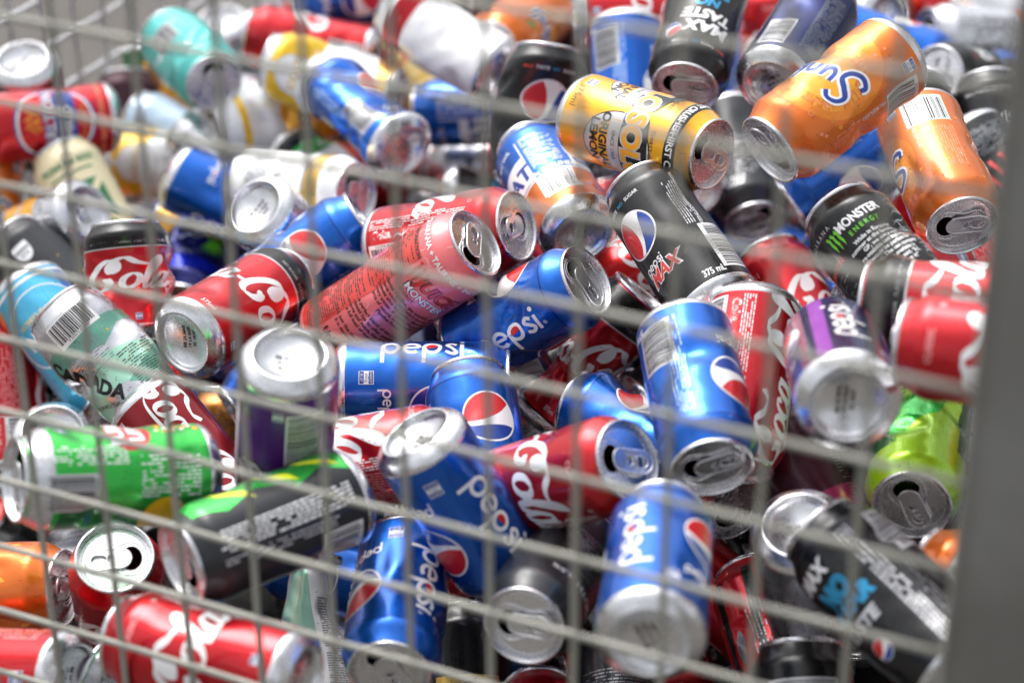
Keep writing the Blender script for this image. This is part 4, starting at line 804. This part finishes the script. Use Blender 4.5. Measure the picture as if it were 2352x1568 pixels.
# ------------------------------------------------------------------ the heap, can by can
# id, kind, ref end, x, y, ang, tilt, diam(px), roll, opts, label   (screen measures in a 2352 px wide view)
CANS = [
(1,'maroon','B',52,135,-78,42,165,35,{},'dark maroon can standing base up in the far left corner'),
(2,'carlton','B',268,268,186,-12,165,0,{'c':1},'red beer can with white and blue oval lying on its side at the left edge'),
(3,'sunkist','B',-22,350,-95,-20,165,-20,{},'orange can cut off by the left edge below the red oval can'),
(4,'cream','T',135,345,-62,-18,162,-25,{},'cream beer can with green star cross under the red oval can'),
(5,'silvergold','B',205,487,205,45,175,0,{},'silver can with orange bands and shiny base below the cream can'),
(6,'whiteyellow','T',250,372,-3,-15,150,0,{'c':0.8},'white and yellow can to the right of the cream star can'),
(7,'pepsi','B',392,398,-26,-12,165,-148,{'c':0.5},'bright blue can lying right of the white and yellow can'),
(8,'cokez','T',288,512,-85,-6,206,-3,{'c':2,'tap':(.7,50),'len':.68},'crushed red can with white script and black neck band, standing large at left'),
(9,'charcoalshield','T',20,545,-45,-25,170,0,{},'dark grey can with small white shield at the left edge'),
(10,'lemon','B',46,648,-52,-25,160,0,{'c':1},'light blue lemon can at the left edge'),
(11,'canadian','T',132,708,-46,-18,192,0,{'c':2,'tap':(.85,60)},'long crumpled white and green can with barcode at left'),
(12,'pineapple','T',428,700,68,35,165,0,{'c':3},'crushed navy blue can with green pineapple picture'),
(13,'cokez','B',418,787,31,42,194,-35,{'c':.4},'red can with white script and black band showing its stamped silver base'),
(14,'whitegreen','B',585,474,-40,48,178,0,{'c':0.6},'white can with green print, its pale base facing up left'),
(15,'greenwhite','T',655,348,-40,-30,158,0,{'c':3,'len':.7},'crushed green and white can with pale rim under the blue dented can'),
(16,'whitegold','T',820,446,176,40,176,0,{'c':1,'ls':-85},'white can with gold neck band, open lid turned right'),
(17,'cokea','B',325,915,-51,-20,195,15,{'c':0.7},'dark red script can leaning behind the bright green can'),
(18,'silverplain','B',122,992,-85,60,200,0,{},'plain silver can base behind the bright green can, bottom left'),
(19,'coke','T',150,962,-80,-35,178,0,{},'red can tucked inside the silver ring above the green can'),
(20,'greensoda','T',30,1102,2,16,240,0,{'c':1,'ls':90},'bright green soda can lying on its side at lower left'),
(21,'purple','B',665,812,-93,44,218,-4,{},'dark purple can with barcode standing on its lid, white base up'),
(22,'juice','T',1095,556,213,31,200,0,{'H':168,'ls':37,'c':.5},'tall coral pink energy can with dark writing in the middle'),
(23,'coke','T',1190,518,190,32,203,100,{'c':0.7,'ls':-175},'red can with barcode and fine print behind the tall pink can'),
(24,'pepsi','T',838,505,215,5,196,12,{'c':1},'blue can with large round emblem lying left of the red fine print can'),
(25,'aqua','B',510,45,-80,40,138,0,{},'pale aqua can at top left behind the teal can'),
(26,'teal','T',493,190,135,62,155,0,{'c':2,'ls':-40},'dented teal can with open lid facing the viewer, upper left'),
(27,'yellowgreen','B',352,98,-85,-10,142,0,{'c':2},'crushed yellow and green can left of the teal can'),
(28,'coke','T',568,78,-12,-10,150,110,{'c':1},'dark red can with white script lying above the white and yellow cans'),
(29,'pepsi','B',640,-2,5,10,148,-12,{},'blue can with globe at the top edge, left of centre'),
(30,'whiteyellow','T',612,140,-18,-12,148,5,{'c':2},'crumpled white can with yellow bands below the dark red far can'),
(31,'coral','T',765,112,-22,-10,140,0,{'c':1},'coral red can between the crumpled white can and the gold can'),
(32,'gold','B',835,35,-52,-20,142,0,{},'pale gold can with red script at the top, left of the bright white can'),
(33,'whiteyellow','T',828,152,-14,-20,142,10,{'c':1},'small white and yellow can right of the crumpled white can'),
(34,'white','T',900,15,-32,-25,155,0,{'c':2},'crumpled bright white can at the top edge'),
(35,'sunkist','T',1126,112,35,58,158,60,{'ls':175},'orange can with open dull pink lid near the top centre'),
(36,'coral','T',955,142,3,-10,142,60,{'c':1},'orange red can lying left of the orange can with dull lid'),
(37,'coke','T',962,212,-2,-8,142,-20,{},'red can with white swirl lying under the orange red can'),
(38,'great','T',956,262,2,-12,155,58,{'c':1},'blue, white and orange beer can lying left of the large black can'),
(39,'pepsi','B',930,348,138,44,172,95,{'c':2},'crumpled blue can with silver base facing down right, upper middle'),
(40,'charcoal','T',690,215,-112,-10,150,0,{'c':3},'crushed black can beside the crumpled blue can, on its left'),
(41,'cascade','T',486,300,14,20,146,0,{'c':2},'white and yellow beer can with black lettering below the teal can'),
(42,'paleblue','T',305,262,-30,-20,150,0,{'c':1},'pale blue can right of the red can with the blue and white oval'),
(43,'whitered','T',993,380,-3,-12,150,0,{'c':1},'short view of white and red can right of the silver base of the blue can'),
(44,'great','B',1338,542,122,50,188,60,{'c':0.6},'blue, white and orange beer can standing on its base end under the yellow can'),
(45,'silverplain','B',1226,315,-88,28,165,0,{'c':0.5},'silver can base between the large black can and the orange beer can'),
(46,'pepsimax','T',1262,108,-98,-8,188,-14,{'c':1,'wide':1.25,'len':.9},'large dented black can with red and white globe, upper middle'),
(47,'pepsi','B',1435,42,-87,-25,168,60,{'c':0.6},'light blue can with fine print, upright right of the large dented black can'),
(48,'maxb','T',1573,205,76,45,190,0,{'ls':100},'black can with white and cyan words, open lid facing down, upper right of centre'),
(49,'blacktxt','T',1270,-22,-88,-10,150,0,{},'black can cut off by the top edge behind the large dented black can'),
(50,'coke','B',1318,42,3,0,165,15,{'c':0.8},'red can with white script lying along the top edge behind the light blue can'),
(51,'navy','B',1772,203,58,50,192,60,{'c':0.8},'navy blue can with wide silver base left of the tilted bright orange can'),
(52,'pepsi','B',1868,62,-18,-8,162,-90,{'c':1},'blue can lying behind the tilted bright orange can'),
(53,'sunkist','T',1765,347,37,26,216,-48,{'c':1,'ls':-107},'bright orange can leaning right with its writing upside down'),
(54,'maxb','T',2148,173,-15,60,168,90,{'ls':-85},'black can with bright white open lid at the upper right'),
(55,'pepsi','B',2118,262,216,-5,172,40,{},'blue can lying directly under the tilted bright orange can'),
(56,'dietwhite','T',2125,85,-5,30,165,0,{},'silver white can with black print at the top right corner'),
(57,'mustard','B',2040,45,178,48,160,0,{},'mustard yellow can with white base at the top right'),
(58,'coke','T',1775,-32,-88,-5,160,0,{'c':1},'red can with white script cut off by the top edge, right side'),
(59,'blacktxt','T',2268,185,-80,-25,172,0,{},'black can with white letters beside the grey post, upper right'),
(60,'blackred','B',2212,300,-50,-25,178,0,{'c':1},'black can with red stripes behind the orange can by the post'),
(61,'sunkist','T',2212,522,113,45,209,-100,{'c':0.9,'ls':77},'orange can with barcode and pink open lid by the grey post'),
(62,'blacksilver','B',1978,392,50,47,174,0,{'c':0.7},'black can with silver base and barcode under the tilted bright orange can'),
(63,'charcoal','B',1868,405,20,35,165,0,{},'small grey base edge peeping out under the tilted bright orange can'),
(64,'solo','T',1638,356,163,33,208,0,{'c':.3,'ls':-13,'tab':1},'yellow lemon drink can lying on its side, upper middle'),
(65,'pepsimax','T',1466,425,-57,-33,200,40,{'c':.5},'black can with round red, white and blue emblem, right of centre'),
(66,'maxdark','T',1733,512,104,36,172,0,{'c':0.8,'ls':-74},'dark grey can with dull open lid behind the black can with round emblem'),
(67,'monster','T',1922,480,-52,-28,222,10,{'c':2},'crumpled black can with green claw mark'),
(68,'coke','T',1765,580,-66,-28,185,150,{'c':.5},'red can with nutrition print and cream neck below the dark grey can with small print'),
(69,'cokei','B',1742,680,-98,-25,216,55,{},'red can with barcode and white print standing right of the dented light blue can'),
(70,'pepsi','T',1637,1077,102,40,232,57,{'ls':98,'c':1},'dented light blue can with dark open lid at its foot'),
(71,'pepsipurple','B',1950,930,105,69,240,-110,{},'purple and navy can with blurred white base, right side'),
(72,'cokez','T',1985,690,-6,-10,228,-30,{'c':0.6},'red can with black band lying beside the grey post, right edge'),
(73,'coke','T',2072,785,-8,-12,250,0,{'c':0.7},'red can with white script lying lower against the grey post'),
(74,'lime','T',2094,1163,82,54,225,0,{'c':1,'ls':28},'lime green can with open lid by the grey post, lower right'),
(75,'silverplain','B',1838,1205,-80,57,225,0,{},'wide bare silver can base left of the lime green can'),
(76,'greytxt','T',1878,1215,-44,-20,240,0,{'c':2},'black can with painted grey highlight and cyan lettering sloping down beside the grey post'),
(78,'redblack','T',1722,1315,-72,-32,205,0,{'c':1},'red can with black stripes at the bottom right'),
(79,'silvertile','T',1640,1185,-75,-10,190,0,{'c':3},'crushed silver and black can between two blue cans, lower right'),
(80,'pepsi','B',1492,1478,84,52,262,-60,{'c':.3},'blue can standing with its pinkish silver base at the bottom edge'),
(81,'charcoal','T',1202,1438,58,58,222,40,{'c':0.6,'ls':122},'dark grey can with round open lid near the bottom centre'),
(82,'pepsi','T',893,1548,82,47,235,-60,{'ls':38,'c':.7},'blue can upside down at the bottom, left of centre'),
(83,'pepsi','B',953,992,-57,26,232,-63,{'c':.6},'blue can leaning right with its shiny base up, centre'),
(84,'pepsi','T',1075,858,-82,-30,205,-20,{'c':1},'upright blue can with large red and white globe in the centre'),
(85,'pepsi','B',765,885,0,-5,212,-35,{'c':1},'blue can lying right of the purple can, energy shield showing'),
(86,'pepsi','T',1350,642,209,33,244,-107,{'c':1,'ls':-80},'blue can with open lid leaning on the tall pink can'),
(87,'cokez','T',1478,674,230,6,195,-62,{'c':3,'tap':(.5,80)},'squashed and twisted red can with grey neck, right of centre'),
(88,'pepsi','T',1318,930,-22,-25,205,-70,{'c':2},'crushed blue can with white rim above the red script can with open lid'),
(89,'coke','T',1445,1055,196,45,232,0,{'c':.6,'ls':-21},'dark red can with white script with bright open lid turned right'),
(90,'navy','B',1238,962,118,40,190,0,{'c':1},'dark metal can base in the gap right of the upright globe can'),
(91,'coke','B',612,1100,10,-8,215,60,{'c':1},'red can with white script lying behind the charcoal can with yellow flashes'),
(92,'dew','T',413,1292,22,22,235,16,{'c':0.9,'ls':-110},'charcoal can with green and yellow flashes and barcode'),
(93,'charcoal','T',488,1110,8,48,160,0,{'ls':92},'small open grey can lid right of the bright green can'),
(94,'coke','T',263,1278,-82,62,222,0,{'ls':87},'red can seen from above with bright white open lid, lower left'),
(95,'orangedrip','T',152,1350,180,26,215,0,{'c':0.6,'ls':180},'orange can with yellow drops lying at the lower left edge'),
(96,'cokeplain','B',180,1562,178,35,235,0,{},'plain red can in the bottom left corner, silver base turned right'),
(97,'greensoda','T',215,1540,-25,-15,225,0,{'c':1},'green can glimpsed beside the red can in the bottom left corner'),
(98,'coke','B',702,1568,166,24,262,-5,{'c':0.8},'large red can with white script lying along the bottom edge'),
(99,'mint','T',705,1285,-88,-12,200,0,{'c':3,'tapt':(.45,90)},'crushed white and mint green can pinched to a point'),
(100,'silverplain','T',888,1218,100,45,185,0,{'ls':180},'bare silver open lid in the gap left of the leaning blue can'),
(101,'darkgold','T',1066,1400,-88,-15,205,0,{},'black can with gold label near the bottom, left of the grey open lid'),
(102,'coke','T',1240,1590,-90,-45,220,60,{},'red can top peeping in at the bottom edge under the grey open lid'),
(103,'coke','T',1392,1238,186,5,200,150,{},'dark red can in shade below the red script can with open lid'),
(104,'goldbrown','T',520,905,-96,-12,180,0,{},'gold brown can standing left of the purple can'),
(105,'coke','T',2,735,-85,-10,182,100,{'c':1},'red can with pale fine print at the left edge under the light blue lemon can'),
(106,'blackdots','T',130,790,-75,-12,180,0,{'c':1},'black can with tiny white print in the gap under the white and green can'),
(107,'yellow','T',160,590,-68,-10,165,0,{'c':1},'plain yellow can behind the dark grey can with shield'),
(108,'yellow','T',352,512,-32,-15,160,90,{},'yellow can with black lettering behind the crushed red script can'),
(109,'maroonplain','T',288,170,-85,-15,145,0,{},'dull maroon can in the corner left of the yellow and green can'),
(110,'maroonplain','T',1758,965,-60,-15,215,0,{'c':1},'dull maroon can left of the purple and navy can'),
(111,'charcoalshield','T',1885,1040,-82,-15,215,0,{},'black can with small white box below the purple and navy can'),
(113,'silverplain','B',2185,1575,45,32,240,0,{},'silver can edge in the bottom right corner by the post'),
(114,'barblack','T',1838,1480,-86,-12,230,0,{},'black can with white barcode stripes at the bottom edge, right'),
(115,'whiteorange','T',2118,1298,-25,-18,232,0,{'c':1},'white and orange can beside the grey post, lower right'),
(116,'pepsi','T',1700,45,-85,-15,155,90,{},'blue can glimpsed in the gap left of the navy blue can at the top'),
(117,'silverplain','T',430,300,-42,-30,150,0,{'c':1},'silver can with ridged shoulder left of the white and yellow beer can'),
(118,'mustard','T',1640,-20,-60,-10,150,0,{},'gold can cut off by the top edge, right of centre'),
(119,'silverplain','T',2215,0,-20,-10,160,0,{},'silver can cut off by the top edge at the far right'),
(120,'maroonplain','T',1085,20,-5,-5,150,0,{},'dark red can lying at the top edge left of centre, behind the white can'),
(121,'coral','B',1200,12,10,0,150,0,{},'orange can at the top edge behind the open orange can'),
(122,'coke','T',2080,-12,-15,0,155,20,{},'red can at the top edge behind the mustard yellow can'),
]
# small shifts in depth so that the cans touch without running through each other (m)
DD = {1: 0.035, 2: 0.052, 3: 0.05, 4: -0.02, 5: 0.025, 6: -0.048, 7: -0.017, 8: 0.116, 9: -0.045, 10: -0.265, 11: -0.041, 12: -0.024, 13: -0.073, 14: -0.061, 15: -0.027, 16: -0.005, 17: -0.075, 18: 0.068, 19: 0.013, 20: 0.001, 21: -0.122, 22: -0.035, 23: 0.035, 24: 0.074, 25: -0.04, 26: -0.112, 27: -0.042, 28: -0.035, 29: -0.047, 30: -0.191, 31: 0.081, 32: -0.069, 33: -0.012, 34: -0.077, 35: -0.042, 36: 0.066, 37: 0.024, 38: 0.001, 39: -0.001, 40: -0.017, 41: -0.216, 42: 0.008, 43: 0.0, 44: -0.067, 45: 0.0, 46: 0.067, 47: -0.002, 48: 0.0, 49: 0.04, 50: 0.002, 51: 0.0, 52: -0.003, 53: 0.0, 54: -0.034, 55: -0.104, 56: 0.037, 57: 0.0, 58: -0.002, 59: 0.001, 60: -0.001, 61: 0.0, 62: -0.037, 63: 0.0, 64: 0.027, 65: -0.027, 66: 0.0, 67: 0.053, 68: 0.0, 69: 0.009, 70: -0.016, 71: -0.049, 72: -0.004, 73: 0.0, 74: 0.0, 75: -0.069, 76: 0.0, 78: 0.001, 79: 0.0, 80: 0.0, 81: -0.098, 82: 0.0, 83: 0.002, 84: -0.027, 85: 0.065, 86: 0.252, 87: -0.003, 88: 0.0, 89: -0.013, 90: 0.003, 91: -0.018, 92: -0.043, 93: 0.0, 94: 0.0, 95: 0.0, 96: 0.024, 97: 0.0, 98: 0.075, 99: 0.0, 100: 0.0, 101: 0.0, 102: 0.0, 103: 0.0, 104: 0.0, 105: 0.009, 106: 0.02, 107: -0.033, 108: 0.026, 109: -0.033, 110: 0.015, 111: 0.061, 113: 0.024, 114: 0.0, 115: -0.024, 116: 0.002, 117: -0.089, 118: 0.0, 119: 0.075, 120: -0.013, 121: 0.091, 122: 0.066}
# cans of the layer underneath: base point, heading, slope
FILL = [(0.264, 1.463, 0.597, 1.796, -0.535), (-0.161, 1.649, 0.721, 0.306, 0.599), (-0.009, 2.082, 0.623, 0.403, 0.215), (0.327, 2.038, 0.759, 5.48, -0.578), (-0.389, 1.38, 0.664, 5.975, -0.121), (0.185, 1.65, 0.782, 4.027, -0.471), (-0.087, 1.591, 0.558, 4.482, 0.135), (0.311, 1.382, 0.606, 5.082, -0.417), (0.345, 1.777, 0.768, 0.006, -0.096), (0.13, 1.454, 0.445, 2.057, 0.587), (0.396, 1.865, 0.676, 2.507, 0.113), (0.219, 1.709, 0.733, 4.381, -0.593), (-0.145, 1.675, 0.579, 5.912, -0.149), (0.184, 1.818, 0.666, 1.449, 0.445), (0.023, 1.428, 0.645, 1.986, -0.007), (-0.4, 1.763, 0.6, 3.757, 0.275), (0.061, 1.649, 0.702, 3.865, -0.302), (-0.309, 1.62, 0.525, 1.215, -0.211), (0.333, 1.634, 0.741, 2.027, 0.151), (-0.03, 2.445, 0.659, 5.171, -0.02), (-0.146, 1.442, 0.562, 5.527, -0.098), (-0.117, 1.762, 0.73, 1.742, -0.325), (0.352, 2.018, 0.823, 5.974, -0.464), (0.451, 2.135, 0.769, 1.156, -0.115), (0.09, 1.601, 0.659, 1.631, -0.22), (-0.078, 1.693, 0.668, 0.821, 0.017), (-0.223, 2.007, 0.589, 2.502, 0.341), (-0.389, 1.49, 0.513, 4.263, -0.364), (-0.184, 1.4, 0.551, 3.588, 0.087), (0.275, 1.517, 0.718, 4.111, -0.286), (-0.12, 1.608, 0.76, 3.694, -0.381), (0.418, 1.328, 0.591, 2.09, 0.1), (0.34, 1.358, 0.871, 2.193, 0.029), (-0.276, 1.449, 0.531, 0.797, -0.346), (0.074, 1.592, 0.52, 0.133, -0.373), (0.105, 1.419, 0.679, 5.719, -0.491), (-0.194, 1.621, 0.676, 1.353, 0.275), (-0.019, 1.352, 0.578, 5.3, 0.33), (0.435, 1.409, 0.652, 2.782, 0.444), (-0.087, 2.263, 0.613, 4.283, 0.093), (-0.15, 2.117, 0.689, 3.24, 0.137), (-0.15, 1.52, 0.675, 5.822, -0.047), (0.454, 2.054, 0.745, 2.666, -0.005), (-0.431, 2.051, 0.599, 5.15, 0.317), (0.249, 1.653, 0.727, 5.154, -0.479), (-0.079, 1.485, 0.764, 1.602, -0.054), (-0.545, 1.806, 0.56, 0.238, -0.045), (0.086, 1.635, 0.812, 1.373, -0.121), (0.092, 1.943, 0.71, 4.738, -0.175), (-0.292, 1.451, 0.553, 3.678, 0.358), (0.291, 1.474, 0.487, 3.893, 0.34), (0.346, 1.305, 0.688, 4.067, -0.487), (-0.031, 2.031, 0.588, 3.254, 0.396), (0.027, 1.499, 0.59, 1.538, -0.559), (0.49, 2.36, 0.737, 5.611, 0.479), (-0.27, 1.938, 0.548, 3.701, 0.514), (-0.091, 2.074, 0.623, 0.85, 0.041), (-0.448, 1.752, 0.551, 0.514, -0.094), (-0.1, 2.439, 0.705, 2.91, -0.021), (0.133, 2.149, 0.757, 0.01, -0.256), (-0.338, 1.862, 0.524, 1.697, -0.349), (-0.215, 1.777, 0.484, 5.733, -0.515), (0.372, 1.573, 0.583, 5.324, -0.083), (-0.332, 1.7, 0.611, 1.002, 0.067), (0.107, 1.676, 0.548, 3.454, -0.037), (0.321, 1.578, 0.628, 4.919, 0.016), (0.319, 1.398, 0.723, 5.328, -0.076), (-0.455, 1.701, 0.546, 4.761, -0.27), (-0.198, 2.184, 0.651, 2.794, 0.431), (0.083, 1.963, 0.825, 6.159, -0.368), (-0.036, 1.495, 0.565, 4.671, 0.428), (0.349, 1.583, 0.828, 4.005, 0.085), (-0.138, 1.584, 0.464, 0.198, 0.498), (0.177, 2.065, 0.713, 3.959, -0.005), (-0.361, 1.828, 0.352, 0.027, 0.596), (-0.239, 1.769, 0.598, 4.776, 0.099), (0.252, 1.341, 0.647, 1.064, -0.316), (-0.073, 1.932, 0.725, 0.045, -0.394), (0.153, 1.615, 0.572, 1.185, -0.004), (-0.034, 1.922, 0.628, 3.135, 0.404), (0.152, 2.131, 0.86, 4.807, -0.543), (0.385, 1.389, 0.747, 1.75, 0.071), (-0.252, 2.434, 0.598, 6.248, -0.144), (0.029, 1.408, 0.538, 0.268, 0.032), (0.284, 2.323, 0.727, 4.606, 0.465), (0.268, 1.797, 0.709, 2.889, 0.319), (-0.405, 1.708, 0.687, 4.278, -0.543), (-0.001, 1.493, 0.521, 4.539, -0.503), (0.127, 1.767, 0.754, 4.852, -0.545), (-0.135, 1.64, 0.518, 2.607, 0.261), (-0.197, 2.173, 0.577, 4.359, 0.522), (-0.352, 1.86, 0.682, 3.214, -0.445), (-0.151, 1.624, 0.56, 4.559, -0.04), (-0.12, 1.532, 0.465, 3.678, -0.434), (-0.257, 1.788, 0.585, 0.54, -0.418), (0.109, 1.557, 0.449, 5.735, -0.194), (-0.204, 2.363, 0.767, 4.525, -0.034), (0.389, 2.334, 0.754, 4.464, 0.278), (0.044, 2.251, 0.689, 5.95, 0.509), (0.309, 1.571, 0.428, 3.752, 0.549), (-0.385, 1.889, 0.423, 5.549, 0.426), (-0.424, 1.709, 0.524, 0.114, 0.207), (0.005, 2.284, 0.614, 2.162, -0.399), (0.114, 1.537, 0.661, 0.554, -0.545), (-0.016, 2.407, 0.78, 5.432, -0.573), (0.395, 1.828, 0.712, 3.615, 0.117), (0.096, 1.485, 0.743, 0.523, 0.338), (0.274, 2.129, 0.809, 0.684, 0.19), (0.329, 1.668, 0.859, 5.398, -0.598), (-0.218, 1.777, 0.42, 3.305, 0.041), (-0.161, 2.007, 0.598, 4.447, 0.426), (-0.256, 2.297, 0.656, 0.965, -0.324), (0.192, 2.058, 0.724, 5.76, -0.02), (-0.181, 1.895, 0.561, 3.395, -0.555), (-0.18, 1.685, 0.413, 3.536, 0.191), (0.488, 2.273, 0.723, 0.406, -0.15), (-0.317, 1.478, 0.613, 3.313, -0.239), (0.129, 1.534, 0.69, 4.983, 0.16), (0.079, 1.382, 0.608, 4.724, -0.466), (-0.022, 1.819, 0.71, 5.445, 0.425), (0.112, 1.476, 0.636, 2.256, 0.259), (-0.535, 1.799, 0.516, 5.535, -0.478), (-0.33, 1.521, 0.521, 2.949, 0.566), (0.411, 1.931, 0.674, 5.976, 0.448), (-0.447, 1.291, 0.633, 0.199, -0.092), (0.249, 1.434, 0.749, 2.932, 0.53), (-0.177, 2.551, 0.615, 5.61, 0.423), (0.192, 2.365, 0.736, 4.521, 0.463), (0.161, 1.756, 0.814, 1.853, -0.245), (0.071, 2.409, 0.702, 5.271, 0.573), (0.257, 1.79, 0.631, 1.461, 0.318), (-0.335, 1.608, 0.499, 2.265, -0.223), (-0.275, 1.621, 0.507, 5.934, -0.523), (-0.075, 1.431, 0.611, 2.753, 0.084), (0.172, 1.963, 0.655, 3.312, -0.318), (-0.146, 1.39, 0.467, 1.548, 0.445), (0.008, 1.59, 0.604, 1.953, 0.197), (-0.174, 2.346, 0.762, 0.191, -0.3), (-0.296, 1.727, 0.68, 0.192, -0.238), (0.503, 2.104, 0.764, 4.649, -0.027), (-0.34, 2.094, 0.543, 4.826, 0.455), (-0.295, 2.164, 0.644, 3.727, -0.516), (0.238, 1.762, 0.656, 3.092, 0.015), (0.495, 1.727, 0.666, 2.617, 0.188), (0.31, 1.123, 0.667, 1.604, 0.375), (-0.289, 1.263, 0.638, 5.878, 0.326), (-0.097, 1.461, 0.427, 0.825, 0.496), (0.046, 1.559, 0.795, 0.545, 0.319), (0.288, 1.472, 0.751, 5.198, 0.409), (0.052, 1.463, 0.558, 0.691, 0.13), (0.544, 2.029, 0.663, 5.034, 0.187), (0.696, 1.982, 0.622, 2.727, -0.314), (0.649, 1.753, 0.774, 3.244, 0.427), (0.6, 1.918, 0.792, 5.915, 0.139), (0.688, 1.898, 0.71, 2.05, -0.238), (-0.2, 1.689, 0.59, 0.463, 0.242), (0.374, 1.385, 0.828, 5.684, 0.228), (0.15, 2.121, 0.623, 4.939, 0.212), (0.371, 2.085, 0.602, 2.653, 0.212), (0.461, 1.412, 0.806, 1.17, -0.406), (0.61, 1.668, 0.666, 2.313, 0.225), (0.637, 1.883, 0.625, 0.639, 0.082), (0.366, 1.5, 0.652, 6.036, 0.436), (-0.199, 1.956, 0.74, 0.852, -0.48), (0.607, 1.86, 0.698, 3.219, -0.112), (0.301, 1.752, 0.69, 5.968, -0.404), (0.53, 1.691, 0.652, 4.22, -0.287), (-0.026, 1.734, 0.617, 0.328, -0.059), (0.301, 1.732, 0.616, 4.384, 0.141), (0.516, 1.802, 0.84, 1.146, -0.499), (0.215, 2.228, 0.643, 3.727, -0.368), (0.484, 1.956, 0.667, 5.577, -0.364), (0.551, 1.549, 0.819, 1.606, 0.348), (0.622, 1.639, 0.796, 2.487, -0.29), (-0.144, 1.759, 0.625, 1.299, 0.022), (0.479, 1.545, 0.735, 2.606, -0.309), (0.5, 2.057, 0.611, 4.114, 0.111), (0.088, 2.057, 0.709, 1.418, 0.099), (0.555, 1.584, 0.757, 2.697, -0.08), (0.104, 1.86, 0.585, 3.177, 0.235), (0.288, 1.938, 0.613, 1.688, 0.256), (-0.065, 1.756, 0.76, 4.977, -0.48), (0.685, 1.76, 0.831, 2.142, 0.121), (0.531, 1.843, 0.646, 5.317, -0.435), (0.482, 1.595, 0.839, 4.511, 0.165), (0.391, 1.87, 0.616, 4.067, -0.165), (0.012, 2.252, 0.635, 5.191, -0.475), (0.109, 1.61, 0.753, 2.232, -0.168), (0.597, 2.014, 0.794, 3.853, 0.076), (0.031, 2.288, 0.812, 3.126, 0.169), (-0.598, 1.53, 0.595, 6.011, 0.268), (-0.233, 2.23, 0.618, 0.974, -0.186), (0.33, 2.212, 0.736, 4.676, -0.415), (0.287, 1.897, 0.59, 0.343, 0.443), (0.401, 1.227, 0.793, 1.506, -0.236), (0.481, 1.479, 0.659, 0.953, -0.325), (0.524, 1.798, 0.764, 5.991, -0.405), (0.378, 1.567, 0.778, 3.762, -0.094), (0.246, 2.202, 0.814, 3.503, 0.158), (0.095, 2.038, 0.625, 3.693, -0.345), (-0.318, 1.262, 0.6, 0.717, 0.128), (-0.034, 1.678, 0.805, 4.949, 0.128), (0.141, 1.84, 0.622, 0.662, -0.183), (0.337, 1.98, 0.621, 1.094, 0.435), (0.429, 1.589, 0.626, 2.121, -0.169)]

# ------------------------------------------------------------------ put a can together
def make_can(kind, H, op, seed, facing, label, group=None, me=None):
    e = bpy.data.objects.new('beer_can' if kind in BEER else ('energy_drink_can' if H > 140 else 'soda_can'), None); link(e)
    tag(e, label, 'can', group)
    mesh_obj('body', me or build_body(kind, H, op, seed, facing), e)
    mesh_obj('base', BASE_ME, e)
    lid = mesh_obj('lid', LID_ME, e); lid.location = (0, 0, (10.6 + (H - 10.6) * op.get('len', 1)) / 1000); lid.rotation_euler = (0, 0, rad(facing + op.get('ls', seed * 47 % 360)))
    mesh_obj('pull_tab', TAB_ME[op.get('tab', seed % 2)], lid)
    return e
def frame(p_base, axis, toward, facing):
    z = Vector(axis).normalized(); y = -(Vector(toward) - z * Vector(toward).dot(z)).normalized(); x = y.cross(z)
    R = Matrix((x, y, z)).transposed() @ Matrix.Rotation(rad(-facing), 3, 'Z')
    return Matrix.Translation(Vector(p_base)) @ R.to_4x4()
CAMP = np.array([0, 0, CAMZ])
GROUPS = {'pepsi': 'blue cans with white lettering in the heap', 'coke': 'red cans with white script in the heap', 'cokez': 'red cans with white script in the heap', 'cokea': 'red cans with white script in the heap', 'cokeplain': 'red cans with white script in the heap', 'sunkist': 'orange cans in the heap',
    'maxb': 'black cans in the heap', 'pepsimax': 'black cans in the heap', 'blacktxt': 'black cans in the heap', 'charcoal': 'dark grey cans in the heap', 'silverplain': 'bare silver cans in the heap', 'coral': 'coral red cans in the heap'}
bodies = {}
for (i, kind, ref, x, y, ang, tilt, diam, roll, op, label) in CANS:
    z = .066 * FPX / diam + DD[i]; H = op.get('H', 132); LH = 10.6 + (H - 10.6) * op.get('len', 1)
    P = np.array([(x - CX) / FPX * z, (y - CY) / FPX * z, z]); ray = P / np.linalg.norm(P)
    s = np.array([math.cos(rad(ang)), -math.sin(rad(ang)), 0.]); s = s - (s @ ray) * ray; s /= np.linalg.norm(s)
    d = math.cos(rad(tilt)) * s + math.sin(rad(tilt)) * ray
    p0 = cam_pt(P); p1 = cam_pt(P + d * LH / 1000)
    base, top = (p1, p0) if ref == 'T' else (p0, p1)
    mid = (base + top) / 2
    e = make_can(kind, H, op, i, roll, label, GROUPS.get(kind))
    e.matrix_world = frame(base, top - base, CAMP - mid, roll)
    if op.get('c', 0) < 1 and H == 132: bodies.setdefault(kind, next(o for o in e.children if o.name.startswith('body')).data)
FK = ['coke', 'pepsi', 'maxb', 'cokez', 'charcoal', 'maxb', 'pepsi', 'coke', 'silverplain', 'navy', 'charcoal', 'cokeplain']
FN = {'coke': 'red', 'pepsi': 'blue', 'maxb': 'black', 'cokez': 'red and black', 'charcoal': 'dark grey', 'sunkist': 'orange', 'silverplain': 'silver', 'navy': 'navy blue', 'greensoda': 'green', 'cokeplain': 'plain red'}
for n, (x, y, z, az, el) in enumerate(FILL):
    kind = FK[n % len(FK)]
    if kind not in bodies: bodies[kind] = build_body(kind, 132, {}, 500 + n, 0)
    e = make_can(kind, 132, {}, 300 + n, n * 61 % 360, '%s can half buried deep in the shade between other cans' % FN[kind], 'half buried %s cans deep in the heap' % FN[kind], bodies[kind])
    ax = Vector((math.cos(az) * math.cos(el), math.sin(az) * math.cos(el), math.sin(el)))
    e.matrix_world = frame((x, y, z), ax, (0, -1, .8), n * 61 % 360)
